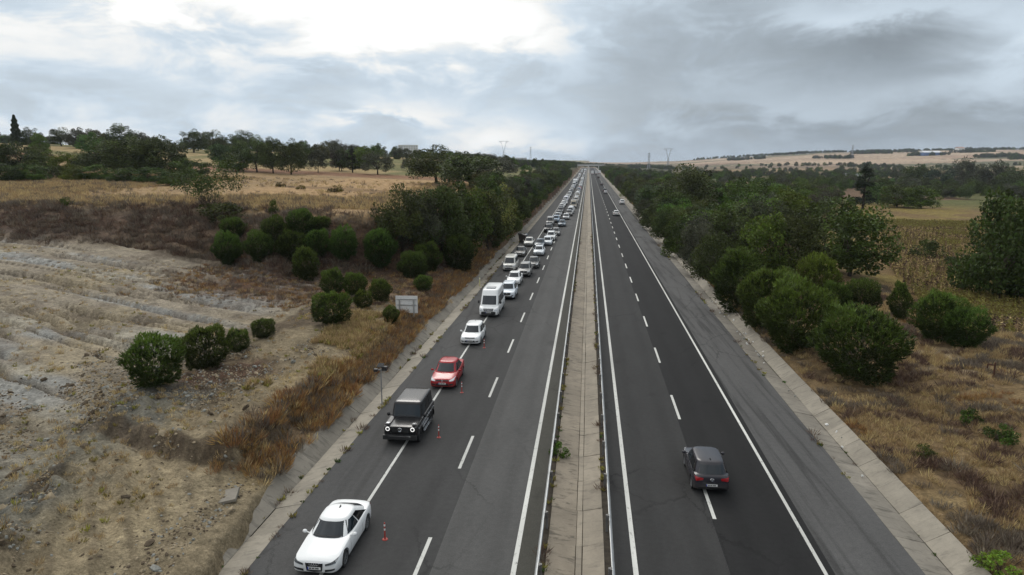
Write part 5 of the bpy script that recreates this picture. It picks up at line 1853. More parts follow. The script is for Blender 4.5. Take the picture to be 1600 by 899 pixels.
GP, GB, GR = 'round pines on the left slope', 'trees on the bank left of the jam', 'trees right of the highway'
DK = (.80, .84, .85)
for row in [
    # left slope: young round pines, near to far
    ('pine_bush', 245, 604, 80, 84, 'largest round pine on the bare dirt slope, in front of a slightly smaller one', GP),
    ('pine_bush', 322, 577, 68, 72, 'second largest round pine on the bare dirt slope', GP),
    ('pine_bush', 371, 549, 36, 36, 'small round pine just behind the two large ones on the dirt slope', GP),
    ('pine_bush', 412, 528, 31, 34, 'small lone round pine at the end of the row on the bare slope', GP),
    ('pine_bush', 519, 508, 52, 57, 'round pine standing alone left of the road sign', GP),
    ('pine_cone', 479, 440, 52, 40, 'egg-shaped pine standing alone between bare clay and the pine group', GP),
    ('pine_bush', 357, 413, 47, 42, 'leftmost pine at the foot of the brown bank', GP, DK),
    ('pine_bush', 406, 409, 44, 42, 'second pine from the left at the foot of the brown bank', GP, DK),
    ('pine_bush', 366, 378, 36, 38, 'pine higher on the brown bank above the leftmost one', GP, DK),
    ('pine_bush', 432, 383, 42, 40, 'pine on the brown bank, left of the topmost one', GP, DK),
    ('pine_bush', 455, 408, 46, 42, 'third pine from the left at the foot of the brown bank', GP, DK),
    ('pine_bush', 472, 374, 44, 42, 'topmost pine of the group on the brown bank', GP, DK),
    ('pine_bush', 497, 404, 44, 40, 'fourth pine from the left at the foot of the brown bank', GP, DK),
    ('pine_bush', 537, 409, 50, 42, 'last pine of the row at the foot of the brown bank', GP, DK),
    ('pine_bush', 505, 362, 24, 26, 'small pine on the crest of the brown bank', GP),
    ('pine_bush', 594, 419, 54, 48, 'big dark pine left of the leafy thicket', GP, DK),
    ('pine_bush', 522, 462, 42, 36, 'left pine of the cluster above the lone round pine', GP),
    ('pine_bush', 556, 465, 38, 34, 'middle pine of the cluster above the lone round pine', GP),
    ('pine_bush', 595, 472, 35, 32, 'pine above the road sign to its left', GP),
    ('pine_bush', 567, 482, 28, 28, 'low pine between the lone round pine and the road sign', GP, (.9, .8, .6)),
    ('pine_bush', 611, 505, 27, 24, 'little pine touching the left edge of the road sign', GP),
    ('pine_bush', 661, 455, 25, 26, 'small round pine above the right corner of the road sign', GP),
    ('pine_bush', 645, 437, 42, 44, 'dark pine at the front of the leafy thicket, above the small round pine', GP, DK),
    ('pine_bush', 670, 424, 44, 42, 'pine with bright top at the front of the leafy thicket', GP),
    ('pine_bush', 718, 424, 54, 48, 'round dark pine at the roadside end of the leafy thicket', GP, DK),
    # bank thicket left of the jam
    ('oak', 628, 398, 108, 74, 'tall dark tree with ragged top at the left end of the thicket', GB),
    ('grey_oak', 655, 400, 100, 70, 'greyish tree second from the left in the thicket', GB),
    ('oak', 690, 398, 112, 84, 'broad dark tree in the middle of the thicket', GB),
    ('green_tree', 728, 392, 104, 80, 'broad green tree right of the middle of the thicket', GB, (.75, .75, .8)),
    ('oak', 762, 388, 96, 70, 'dark tree toward the road in the thicket', GB),
    ('yellowing_tree', 778, 376, 92, 60, 'yellowing tree at the road side of the thicket', GB),
    ('yellowing_tree', 742, 352, 62, 40, 'slender yellowing tree rising behind the thicket', GB),
    ('green_tree', 795, 368, 58, 46, 'bright green tree at the verge beside the overturned car', GB),
    ('oak', 812, 352, 46, 40, 'dark green tree behind the bright green verge tree', GB),
    ('oak', 700, 368, 70, 70, 'dark tree at the back of the thicket below the stubble field', GB),
    ('grey_oak', 660, 372, 66, 56, 'grey green tree at the back left of the thicket', GB),
    ('yellowing_tree', 668, 352, 52, 40, 'small yellowing tree at the back of the thicket beside the stubble', GB),
    # plateau and field edge
    ('thin_tree', 330, 345, 100, 96, 'wispy multi-stemmed tree on the crest of the bank', None, (.85, .9, .8)),
    ('dark_shrub', 352, 348, 34, 70, 'dark shrub at the foot of the wispy tree', None),
    ('green_tree', 428, 336, 24, 14, 'thin green sapling at the near edge of the stubble', None),
    ('shrub', 105, 322, 16, 20, 'small green shrub on the lip of the bank in dry grass', None),
    ('oak', 683, 288, 60, 84, 'large dark oak at the right edge of the stubble field', None),
    ('oak', 735, 296, 56, 104, 'wide dark oak right of the large field-edge oak', None),
    ('grey_oak', 772, 277, 30, 70, 'grey spreading tree far behind the wide dark oak', None),
    ('grey_oak', 590, 273, 38, 46, 'round grey tree at the back edge of the stubble field', None),
    ('conifer', 551, 270, 39, 24, 'narrow black conifer at the back edge of the stubble field', None, (.4, .4, .45)),
    ('oak', 534, 268, 34, 26, 'dark tree left of the narrow black conifer', None),
    ('grey_oak', 497, 270, 42, 28, 'slim grey tree standing apart at the back of the stubble', None),
    ('oak', 455, 273, 54, 44, 'tall oak at the back of the stubble, rightmost of three', None),
    ('oak', 427, 271, 54, 42, 'middle oak of three at the back of the stubble', None),
    ('oak', 402, 269, 54, 44, 'leftmost oak of three at the back of the stubble', None),
    ('green_tree', 365, 268, 30, 50, 'low spreading tree left of the three oaks', None, (.75, .75, .8)),
    ('shrub', 438, 292, 9, 14, 'leftmost brown bush out on the stubble field', None, (1.6, .9, 1.2)),
    ('shrub', 470, 296, 8, 14, 'middle brown bush out on the stubble field', None, (1.6, .9, 1.2)),
    ('shrub', 525, 301, 13, 22, 'rightmost and largest brown bush out on the stubble field', None, (1.6, .9, 1.2)),
    # hillside thicket, left
    ('oak', 165, 276, 58, 76, 'massive dark oak in the hillside thicket', None),
    ('oak', 205, 279, 62, 74, 'wide dark oak right of the massive one in the hillside thicket', None),
    ('oak', 256, 279, 64, 76, 'dark oak with rounded crown in the hillside thicket', None),
    ('green_tree', 285, 282, 34, 52, 'green bushy tree low at the right end of the hillside thicket', None, (.8, .85, .85)),
    ('oak', 30, 276, 52, 66, 'dark leafy tree near the left border below the cypress', None),
    ('green_tree', 68, 274, 44, 46, 'bright green tree in the hillside thicket below the cypress', None),
    ('green_tree', 100, 276, 38, 44, 'yellow green bush tree among the hillside oaks', None, (1.4, 1.2, .9)),
    ('dark_shrub', 75, 280, 24, 36, 'dark rounded bush on the hillside grass', None),
    ('oak', 2, 276, 48, 40, 'dark tree cut by the left border of the picture', None),
    ('oak', 128, 268, 30, 36, 'oak half hidden behind the massive hillside oak', None),
    ('green_tree', 150, 283, 26, 50, 'low green bush under the massive hillside oak', None, (.8, .85, .9)),
    ('green_tree', 196, 286, 24, 48, 'low dark bush below the wide hillside oak', None, (.6, .65, .75)),
    ('green_tree', 238, 287, 26, 50, 'low dark bush in front of the rounded hillside oak', None, (.6, .65, .75)),
    ('green_tree', 50, 284, 28, 54, 'low bush at the near edge of the hillside below the cypress', None, (.8, .9, .9)),
    ('green_tree', 12, 285, 30, 50, 'low dark bush at the left border on the hillside', None, (.6, .65, .75)),
    ('green_tree', 118, 284, 26, 40, 'bright low bush left of the massive hillside oak', None, (1.3, 1.2, .9)),
    ('green_tree', 272, 290, 22, 44, 'low bush at the right end of the hillside thicket', None, (.8, .85, .85)),
    ('green_tree', 312, 276, 26, 36, 'dark bush behind the wispy tree', None, (.6, .65, .75)),
    ('oak', 226, 280, 60, 70, 'dark oak between the wide and the rounded hillside oaks', None),
    ('oak', 60, 262, 34, 46, 'dark oak on the hillside right below the cypress', None),
    # right: pines along the ditch
    ('pine_bush', 1340, 596, 114, 126, 'largest dark round pine on the right verge', GR, DK),
    ('pine_bush', 1240, 550, 108, 104, 'tall pine with bright green shoots left of the largest round pine', GR),
    ('pine_bush', 1196, 516, 96, 86, 'bright-topped pine by the ditch with litter beside it', GR),
    ('pine_cone', 1150, 486, 96, 78, 'dark pine by the ditch next to the bright-topped ones', GR, DK),
    ('oak', 1118, 456, 92, 70, 'dark leafy tree by the ditch next to the pines', GR),
    ('grey_oak', 1090, 430, 84, 60, 'greyish dark tree leaning over the right ditch', GR),
    ('green_tree', 1062, 404, 62, 50, 'deep green round tree at the right ditch', GR, (.7, .8, .8)),
    ('oak', 1042, 384, 56, 44, 'dark round tree at the right ditch beyond the deep green one', GR),
    ('oak', 1022, 364, 44, 40, 'dark tree at the right ditch level with the white hatchback', GR),
    ('grey_oak', 1008, 350, 38, 34, 'small grey dark tree at the right ditch by the pale SUV', GR),
    ('pine_bush', 1275, 472, 70, 58, 'yellowish round pine behind the ditch pines', GR, (1.2, 1.0, .8)),
    ('pine_bush', 1303, 494, 54, 44, 'dull pine between the yellowish pine and the largest one', GR, DK),
    ('pine_bush', 1344, 492, 54, 56, 'dark pine directly behind the largest round pine', GR, DK),
    ('pine_cone', 1404, 500, 60, 32, 'sparse upright pine standing alone on the path', GR),
    ('pine_bush', 1462, 532, 76, 70, 'left pine of the pair on the dry verge', GR),
    ('pine_bush', 1506, 542, 62, 66, 'right pine of the pair on the dry verge', GR, DK),
    # right: big leafy trees
    ('green_tree', 1326, 432, 122, 132, 'big greyish willow-like tree at the edge of the sunflower field', GR, (.85, .88, 1.0)),
    ('oak', 1240, 440, 112, 96, 'big dark tree left of the willow-like one', GR),
    ('green_tree', 1192, 440, 108, 84, 'tall green tree behind the ditch pines', GR),
    ('oak', 1145, 420, 98, 80, 'dark tree behind the ditch trees in the middle of the wood', GR),
    ('green_tree', 1232, 380, 84, 90, 'bright green tree rising in the middle of the wood', GR),
    ('oak', 1290, 388, 80, 80, 'dark tree just behind the willow-like tree', GR),
    ('oak', 1075, 344, 82, 96, 'large round dark tree standing above the roadside wood', GR),
    ('green_tree', 1160, 352, 72, 80, 'green tree right of the large round dark tree', GR),
    ('green_tree', 1195, 340, 60, 70, 'mid green tree farther back in the wood', GR),
    ('green_tree', 1558, 476, 176, 122, 'big spreading oak at the right border beside the sunflower field', GR, (.58, .56, .8)),
    ('green_tree', 1620, 480, 170, 120, 'big oak cut by the right border of the picture', GR, (.58, .56, .8)),
    ('green_tree', 1580, 440, 140, 110, 'oak behind the two big ones at the right border', GR, (.58, .56, .8)),
    ('dark_shrub', 1450, 408, 32, 46, 'dark shrub in the middle of the sunflower field', GR),
    ('dark_shrub', 1500, 420, 18, 66, 'low dark bramble strip below the big oak', GR),
    ('conifer', 1348, 328, 72, 46, 'tall black conifer standing above the vineyard hedge', GR, (.45, .5, .5)),
    ('green_tree', 1402, 324, 36, 52, 'left bush of the dense green hedge beyond the field', GR),
    ('green_tree', 1440, 326, 36, 54, 'right bush of the dense green hedge beyond the field', GR),
    ('green_tree', 1372, 320, 34, 44, 'hedge bush next to the tall black conifer', GR, (.8, .9, .9)),
    ('oak', 1428, 294, 36, 44, 'dark domed tree behind the dense green hedge', GR),
    ('grey_oak', 1466, 296, 38, 40, 'bluish tree right of the dark domed tree', GR, (.8, 1.1, 1.2)),
    ('grey_oak', 1505, 294, 50, 34, 'tall pale-trunked tree in the far hedgerow', GR),
    ('grey_oak', 1545, 300, 50, 44, 'grey tall tree in the far hedgerow, near the right border', GR),
    ('oak', 1580, 302, 40, 44, 'dark tree in the far hedgerow at the right border', GR),
    ('shrub', 1516, 664, 30, 34, 'dark green bush low on the right verge', None, (.7, .75, .8)),
    ('shrub', 1564, 690, 34, 46, 'larger dark bush on the right verge near the border', None, (.7, .75, .8)),
    ('shrub', 1442, 712, 24, 38, 'grey green low bush on the dry right verge', None, (.9, .7, .9)),
    ('shrub', 1562, 896, 40, 64, 'fresh green weed bush at the lower right border', None, (1.7, 1.7, 1.2)),
]:
    tree_px(*row)
for row in [
    # hill skyline, left: column, height of the top, distance
    ('cypress', 21, 180, 430, 13, 'single pointed cypress on the left skyline', None, (.7, .75, .8)),
    ('grey_oak', 48, 198, 440, 22, 'small round tree on the skyline right of the cypress', None),
    ('oak', 93, 200, 472, 34, 'dark oak on the skyline, first of the left row', None),
    ('grey_oak', 116, 198, 444, 24, 'thin grey tree on the skyline beside the first dark oak', None),
    ('oak', 141, 202, 444, 30, 'round oak on the skyline with reddish tint', None, (1.2, .9, .9)),
    ('oak', 186, 194, 444, 40, 'tall oak on the skyline behind the big hillside thicket', None),
    ('grey_oak', 212, 202, 458, 32, 'sparse grey tree right of the tall skyline oak', None),
    ('oak', 300, 202, 430, 36, 'left oak of the pair standing on the hill crest', None),
    ('oak', 333, 204, 472, 44, 'right oak of the pair standing on the hill crest', None),
    ('oak', 379, 203, 486, 56, 'broad oak on the hill crest right of the pair', None),
    ('grey_oak', 418, 220, 472, 30, 'small grey oak on the hill crest above the three field oaks', None),
]:
    tree_top(*row)
tree('shrub', (-1.22, 35.6, 0), .95, .95, 'green leafy plant growing through the left median guardrail', None, (.85, .95, .8))

# lines and woods of trees farther away
rng = random.Random(3)


def wood(n, xr, yr, kinds, hr, label, group, ok=None, mind=4.0):
    pts = []
    tries = 0
    while len(pts) < n and tries < n * 60:
        tries += 1
        x, y = rng.uniform(*xr), rng.uniform(*yr)
        if ok and not ok(x, y): continue
        if any((x - a) ** 2 + (y - b) ** 2 < mind ** 2 for a, b in pts): continue
        pts.append((x, y))
    pts.sort(key=lambda q: q[1])
    words = {'oak': 'dark oak', 'grey_oak': 'greyish oak', 'green_tree': 'green tree'}
    for i, (x, y) in enumerate(pts):
        k = rng.choice(kinds)
        h = rng.uniform(*hr)
        tree(k, (x, y, zat(x, y)), h, h * rng.uniform(.85, 1.15), '%s, %s %s' % (words[k], ordinal(i + 1), label), group, tuple(rng.uniform(.8, 1.1) for _ in range(3)))


wood(92, (-24.5, -16.4), (138, 560), ['oak', 'grey_oak', 'green_tree', 'oak'], (3.6, 6.2), 'from the near end of the tree row on the left verge', 'tree row left of the jam', mind=4.6)
wood(15, (-60, -27), (250, 600), ['oak', 'grey_oak', 'green_tree'], (4, 6), 'nearest of the trees on the fields left of the jam', 'far trees left of the jam', mind=9)
wood(95, (17.2, 25), (100, 620), ['oak', 'green_tree', 'grey_oak', 'oak'], (5.5, 9.0), 'from the near end of the tree row on the right verge', 'tree row right of the highway', mind=4.6)
wood(85, (27, 105), (120, 330), ['oak', 'green_tree', 'green_tree', 'grey_oak'], (6, 10), 'nearest in the dense wood right of the highway', 'wood right of the highway',
     ok=lambda x, y: x < 27 + (y - 100) * .36, mind=5.5)
wood(60, (60, 330), (320, 640), ['oak', 'green_tree', 'grey_oak'], (6, 10), 'nearest in the loose valley woodland on the right', 'valley woodland', ok=lambda x, y: vnoise(np.array([x / 60]), np.array([y / 60]), 9)[0] > .42, mind=8)
wood(46, (-330, -70), (250, 430), ['oak', 'grey_oak', 'oak', 'green_tree'], (6, 10), 'nearest of the trees scattered over the upper left hillside', 'upper hillside trees',
     ok=lambda x, y: vnoise(np.array([x / 40]), np.array([y / 40]), 4)[0] > .5 and y + .22 * x > 225, mind=9)


# ------------------------------------------------------------------ stuff: scattered by geometry nodes
def scatter(name, P, scale, protos, label, cat, idx=None, tilt=.15, parent=None):
    n = len(P)
    if n == 0: return
    me = bpy.data.meshes.new(name)
    me.vertices.add(n)
    me.vertices.foreach_set('co', np.asarray(P, np.float32).ravel())
    for nm, val in (('scl', scale), ('rotx', RNG.normal(0, tilt, n)), ('roty', RNG.normal(0, tilt, n)), ('rotz', RNG.uniform(0, 6.28, n))):
        a = me.attributes.new(nm, 'FLOAT', 'POINT')
        a.data.foreach_set('value', np.asarray(val, np.float32))
    a = me.attributes.new('pick', 'INT', 'POINT')
    a.data.foreach_set('value', np.asarray(RNG.integers(0, len(protos), n) if idx is None else idx, np.int32))
    o = link(name, me)
    tag(o, label, cat, kind='stuff')
    ng = bpy.data.node_groups.new(name, 'GeometryNodeTree')
    ng.interface.new_socket('Geometry', in_out='INPUT', socket_type='NodeSocketGeometry')
    ng.interface.new_socket('Geometry', in_out='OUTPUT', socket_type='NodeSocketGeometry')
    N = ng.nodes.new
    gi, go, ip, jn = N('NodeGroupInput'), N('NodeGroupOutput'), N('GeometryNodeInstanceOnPoints'), N('GeometryNodeJoinGeometry')

    def attr(nm, typ='FLOAT'):
        q = N('GeometryNodeInputNamedAttribute')
        q.data_type = typ
        q.inputs['Name'].default_value = nm
        return q.outputs['Attribute']
    for pm in protos[::-1]:
        po = bpy.data.objects.new(pm.name + '_proto', pm)
        oi = N('GeometryNodeObjectInfo')
        oi.inputs['Object'].default_value = po
        oi.inputs['As Instance'].default_value = True
        ng.links.new(oi.outputs['Geometry'], jn.inputs[0])
    cx = N('ShaderNodeCombineXYZ')
    for i, nm in enumerate(('rotx', 'roty', 'rotz')): ng.links.new(attr(nm), cx.inputs[i])
    er = N('FunctionNodeEulerToRotation')
    ng.links.new(cx.outputs[0], er.inputs[0])
    ng.links.new(gi.outputs[0], ip.inputs['Points'])
    ng.links.new(jn.outputs[0], ip.inputs['Instance'])
    ip.inputs['Pick Instance'].default_value = True
    ng.links.new(attr('pick', 'INT'), ip.inputs['Instance Index'])
    ng.links.new(er.outputs[0], ip.inputs['Rotation'])
    ng.links.new(attr('scl'), ip.inputs['Scale'])
    ng.links.new(ip.outputs[0], go.inputs[0])
    o.modifiers.new('scatter', 'NODES').node_group = ng
    return o


def tuft(seed, mat, n=26, h=.6, r=.22, w=.035, spread=.6, seedheads=0):
    """bunch of dry blades"""
    rng = np.random.default_rng(seed)
    a = rng.uniform(0, 6.28, n)
    b = np.stack([np.cos(a), np.sin(a), np.zeros(n)], 1) * (rng.random(n) ** .5 * r)[:, None]
    d = np.stack([np.cos(a) * spread * rng.random(n), np.sin(a) * spread * rng.random(n), np.ones(n)], 1) + rng.normal(size=(n, 3)) * .18
    d /= np.linalg.norm(d, axis=1, keepdims=True)
    ln = h * rng.uniform(.5, 1.15, n)
    t = rng.uniform(.7, 1.3, n)
    P = b + d * ln[:, None] * .5
    return leaf_mesh('tuft', P, d, ln, t, mat, w / h * 2.0, rng=rng)


DRY_STRAW = leafmat('grass_straw', (0.390, 0.285, 0.145), .25, .012, .3)
DRY_ORANGE = leafmat('weeds_rust', (0.270, 0.150, 0.062), .3, .015, .3)
DRY_BROWN = leafmat('scrub_brown', (0.130, 0.084, 0.060), .35, .015, .2)
DRY_GREY = leafmat('scrub_grey', (0.150, 0.120, 0.092), .35, .015, .2)
GRASS_G = leafmat('weeds_green', (0.075, 0.110, 0.030), .3, .02, .3)
GRASS_OL = leafmat('weeds_olive', (0.210, 0.180, 0.050), .3, .02, .3)
T_STRAW = [tuft(1, DRY_STRAW, 40, .6, .25, .022, .8), tuft(2, DRY_STRAW, 36, .5, .3, .022, .9), tuft(3, DRY_STRAW, 44, .75, .28, .022, .8)]
T_RUST = [tuft(4, DRY_ORANGE, 46, .7, .3, .022, .9), tuft(5, DRY_ORANGE, 44, .6, .35, .022, 1.0), tuft(6, DRY_GREY, 44, .7, .3, .022, .9)]
T_BROWN = [tuft(7, DRY_BROWN, 46, .8, .45, .03, 1.2), tuft(8, DRY_BROWN, 46, .7, .5, .03, 1.3), tuft(9, DRY_GREY, 46, .7, .5, .028, 1.2)]
T_GREEN = [tuft(10, GRASS_G, 30, .4, .2, .06, .9), tuft(11, GRASS_OL, 30, .45, .25, .06, .9)]
T_OLIVE = [tuft(12, GRASS_OL, 30, .5, .25, .045), tuft(13, DRY_STRAW, 30, .55, .25)]


def spread_pts(n, x0, x1, y0, y1, prob):
    """random ground points thinned by a density function of the terrain data"""
    X, Y = RNG.uniform(x0, x1, n), RNG.uniform(y0, y1, n)
    Z, q = terr(X, Y, True)
    keep = RNG.random(n) < prob(X, Y, q)
    return np.stack([X, Y, Z - .03], 1)[keep]


def sc(P, a, b):
    return RNG.uniform(a, b, len(P))


# rust weeds on the berm beside the left ditch
P = spread_pts(11000, -19.0, -15.0, 29, 112, lambda X, Y, q: .8 * sstep(29, 33, Y) * (.20 + .9 * (fbm(X / 1.6, Y / 4, 7, 3) > .47)) * sstep(17.9, 16.2, -X + 2.2 * q['nm']))
scatter('dry_weeds', P, sc(P, .45, 1.15), T_RUST + T_RUST + [T_STRAW[0], T_STRAW[1]], 'rust-coloured dry weeds along the left ditch', 'weeds')
P = spread_pts(5000, -22, -16, 40, 62, lambda X, Y, q: .7 * (fbm(X / 2.5, Y / 4, 27, 3) > .52))
scatter('yellow_grass', P, sc(P, .4, .9), T_STRAW + [T_OLIVE[0]], 'yellow dry grass patch on the dirt behind the weed strip', 'grass')
# rust undergrowth below the pines
P = spread_pts(16000, -62, -15.4, 54, 100, lambda X, Y, q: .55 * sstep(-30, -14, q['sd'] + 8 * q['nm']) * (1 - sstep(.75, .95, q['kb'])) * sstep(52, 40, q['L']))
scatter('undergrowth', P, sc(P, .3, .75), T_RUST + T_BROWN + [T_STRAW[0]], 'reddish brown undergrowth among the pines at the foot of the bank', 'undergrowth')
# scrub on the bank
P = spread_pts(60000, -190, -24, 72, 134, lambda X, Y, q: ((q['kb'] > .06) & (q['kb'] < .985)) * (.25 + .6 * (fbm(X / 4, Y / 4, 33, 3) > .46)))
scatter('scrub', P, sc(P, .4, 1.35), T_BROWN + [T_BROWN[2], T_RUST[2]], 'dense dead brown scrub covering the bank below the plateau', 'scrub')
# straw on the plateau lip and plateau
P = spread_pts(60000, -210, -22, 92, 200, lambda X, Y, q: .75 * (q['kb'] > .93) * (1 - .97 * sstep(14, 26, q['sd']) * sstep(-104, -92, X)))
scatter('dry_grass', P, sc(P, .6, 1.3), T_STRAW + T_STRAW + [T_BROWN[2]], 'tall pale dry grass on the plateau above the bank', 'grass')
# thin straw on the bare slope and dirt
P = spread_pts(30000, -105, -16, 16, 84, lambda X, Y, q: (.10 + .55 * (fbm(X / 9, Y / 9, 41, 4) > .54)) * (1 - .72 * sstep(26, 34, q['L'])) * (q['kb'] < .1) * sstep(17, 20, q['L']))
scatter('sparse_grass', P, sc(P, .22, .55), T_OLIVE + T_STRAW, 'thin straw tufts on the bare clay slope', 'grass')
# right verge
P = spread_pts(30000, 15.5, 48, 17, 96, lambda X, Y, q: .15 + .7 * (fbm(X / 4, Y / 4, 77, 3) > .48))
k = (fbm(P[:, 0] / 5, P[:, 1] / 5, 15, 3) * 9).astype(int) % 6
scatter('verge_grass', P, sc(P, .28, .75), [T_STRAW[0], T_RUST[1], T_STRAW[1], T_BROWN[2], T_STRAW[2], T_BROWN[0]], 'mixed straw and brown dry weeds on the right verge', 'grass', idx=k)
P = spread_pts(260, 17.5, 46, 20, 78, lambda X, Y, q: .9 * (fbm(X / 7, Y / 7, 57, 3) > .46))
scatter('dead_bushes', P, sc(P, .25, .7), [tuft(41, DRY_BROWN, 120, 1.3, .7, .03, 1.5), tuft(42, DRY_GREY, 120, 1.2, .7, .03, 1.5)], 'small dark half-dead bushes dotted over the right verge', 'bushes')
P = spread_pts(5000, 15.5, 19, 60, 330, lambda X, Y, q: .6)
scatter('verge_weeds', P, sc(P, .5, 1.0), T_RUST + T_OLIVE, 'low weeds in front of the tree row along the right ditch', 'weeds')
P = spread_pts(5000, -18.5, -15.1, 105, 400, lambda X, Y, q: .6)
scatter('bank_weeds', P, sc(P, .5, 1.0), T_OLIVE + T_RUST, 'low weeds between the left ditch and the tree row', 'weeds')

# brambles closing the gap between ditch and tree rows
SHR = [t[0] for t in TREES['shrub'] + TREES['dark_shrub']]
P = spread_pts(1500, -18.6, -15.4, 118, 640, lambda X, Y, q: .9)
scatter('left_brambles', P, sc(P, .6, 1.3), SHR, 'dark brambles under the tree row on the left verge', 'brambles')
P = spread_pts(1500, 15.9, 18.6, 88, 640, lambda X, Y, q: .9)
scatter('right_brambles', P, sc(P, .55, 1.2), SHR, 'dark brambles under the tree row on the right verge', 'brambles')


# sunflower stubble rows
def stalk(seed):
    rng = np.random.default_rng(seed)
    P, D, S, T = [], [], [], []
    for z in np.linspace(.15, 1.25, 7):
        for s in (0, 1):
            a = rng.uniform(0, 6.28)
            P.append((math.cos(a) * .12, math.sin(a) * .12, z - .05)); D.append((math.cos(a), math.sin(a), -.5)); S.append(.34); T.append(rng.uniform(.7, 1.3))
    for s in range(4):
        a = s * 1.6
        P.append((0, 0, .35 + .3 * s)); D.append((.05 * math.cos(a), .05 * math.sin(a), 1)); S.append(.42); T.append(1.0)
    P.append((.08, 0, 1.32)); D.append((.8, .2, -.5)); S.append(.36); T.append(.6)
    P.append((.08, .02, 1.30)); D.append((.1, .9, -.3)); S.append(.34); T.append(.6)
    return leaf_mesh('stalk', np.array(P, float), np.array(D, float), np.array(S), np.array(T), [GRASS_OL, DRY_BROWN, DRY_STRAW][seed % 3], .35, rng=rng)


STALKS = [stalk(i) for i in range(6)]
u, v = np.meshgrid(np.arange(0, 140, .72), np.arange(0, 150, .42))
u, v = u.ravel(), v.ravel()
X = 32 + u + .30 * v + RNG.normal(0, .06, len(u))
Y = 62 + .0 * u + v + RNG.normal(0, .10, len(u))
keep = (X > 28 + .08 * Y) & (X < 40 + (Y - 50) * .9) & (Y - .25 * (X - 40) > 68) & (X < 120) & (RNG.random(len(u)) < .86)
gapm = fbm(X / 14, Y / 14, 19, 3)
keep &= gapm > .33
keep &= ~((Y > 148) & (Y < 158))
X, Y, gapm = X[keep], Y[keep], gapm[keep]
P = np.stack([X, Y, terr(X, Y) - .03], 1)
scatter('sunflower_stalks', P, sc(P, .75, 1.1), STALKS, 'rows of withered sunflower stalks in the field right of the wood', 'crop', idx=np.where(gapm > .5, RNG.integers(0, 2, len(X)) * 3, RNG.integers(0, 6, len(X))), tilt=.12)

# weeds in the seams at the edge of the asphalt
edge = []
for x, n in ((XL_EDGE, 170), (XR_EDGE, 120), (-1.45, 160), (0.95, 120), (-14.16, 120), (14.39, 70)):
    y = RNG.uniform(18, 150, n) ** 1.0
    for yy in y:
        if vnoise(np.array([yy * .23 + x]), np.array([x]), 2)[0] > .45: edge.append((x + random.uniform(-.09, .09), yy, -.03 if abs(x) < 14 else -.34))
P = np.array(edge)
scatter('edge_weeds', P, sc(P, .18, .55), T_GREEN + [T_BROWN[0], T_OLIVE[0]], 'small weeds in the seams along the edge of the asphalt', 'weeds')


# stones and clods
def stone(seed, mat):
    rng = np.random.default_rng(seed)
    bm = bmesh.new()
    bmesh.ops.create_icosphere(bm, subdivisions=1, radius=.5)
    for vv in bm.verts: vv.co *= rng.uniform(.6, 1.15); vv.co.z *= .65
    me = bpy.data.meshes.new('stone')
    bm.to_mesh(me)
    bm.free()
    me.materials.append(mat)
    return me


ST_G = plain('stone_grey', (.22, .22, .20), .95, 0, .25, 4.0, spec=.1)
ST_T = plain('stone_tan', (.27, .22, .15), .95, 0, .25, 4.0, spec=.1)
ST_D = plain('clod_dark', (.10, .078, .055), 1.0, 0, .3, 4.0, spec=.1)
STN = [stone(1, ST_G), stone(2, ST_T), stone(3, ST_D), stone(4, ST_D), stone(5, ST_T)]
P = spread_pts(40000, -36, -15.2, 15, 52, lambda X, Y, q: .05 + .75 * (fbm(X / 2.6, Y / 2.6, 47, 4) > .54) * sstep(19, 22, q['L']) + .8 * np.exp(-(((X + 15.8) / .9) ** 2 + ((Y - 25) / 5) ** 2)))
scatter('rubble', P + np.array([0, 0, .02]), RNG.uniform(.05, .22, len(P)) * (1 + 1.8 * (RNG.random(len(P)) > .965)), STN, 'stones and clods of broken earth on the dirt left of the road', 'rubble', tilt=.6)
P = spread_pts(6000, -95, -28, 30, 84, lambda X, Y, q: .14 * (q['kb'] < .1))
scatter('slope_stones', P + np.array([0, 0, .02]), sc(P, .06, .22), STN, 'small stones on the bare clay slope', 'stones', tilt=.6)
# litter caught in the right ditch
LIT_W = plain('litter_white', (.62, .62, .60), .6, 0, .1, 9.0)
lit = []
for n, y0, y1 in ((16, 57, 66), (10, 70, 80), (6, 40, 56), (4, 28, 40)):
    for k in range(n): lit.append((random.uniform(13.9, 14.9), random.uniform(y0, y1), -.18 + random.uniform(0, .1)))
scatter('litter', np.array(lit), RNG.uniform(.12, .34, len(lit)), [stone(9, LIT_W), stone(10, LIT_W), stone(11, ST_G)], 'scraps of white litter caught in the right ditch', 'litter', tilt=.8)

# ------------------------------------------------------------------ far woods, one mass each
far_crowns = [TREES['oak'][0][0], TREES['oak'][1][0], TREES['grey_oak'][0][0], TREES['green_tree'][0][0]]


def far_wood(name, pts, lo, hi, label):
    A = np.array(pts)
    P = np.stack([A[:, 0], A[:, 1], terr(A[:, 0], A[:, 1]) - .6], 1)
    scatter(name, P, RNG.uniform(lo, hi, len(P)), far_crowns, label, 'woods', tilt=.03)


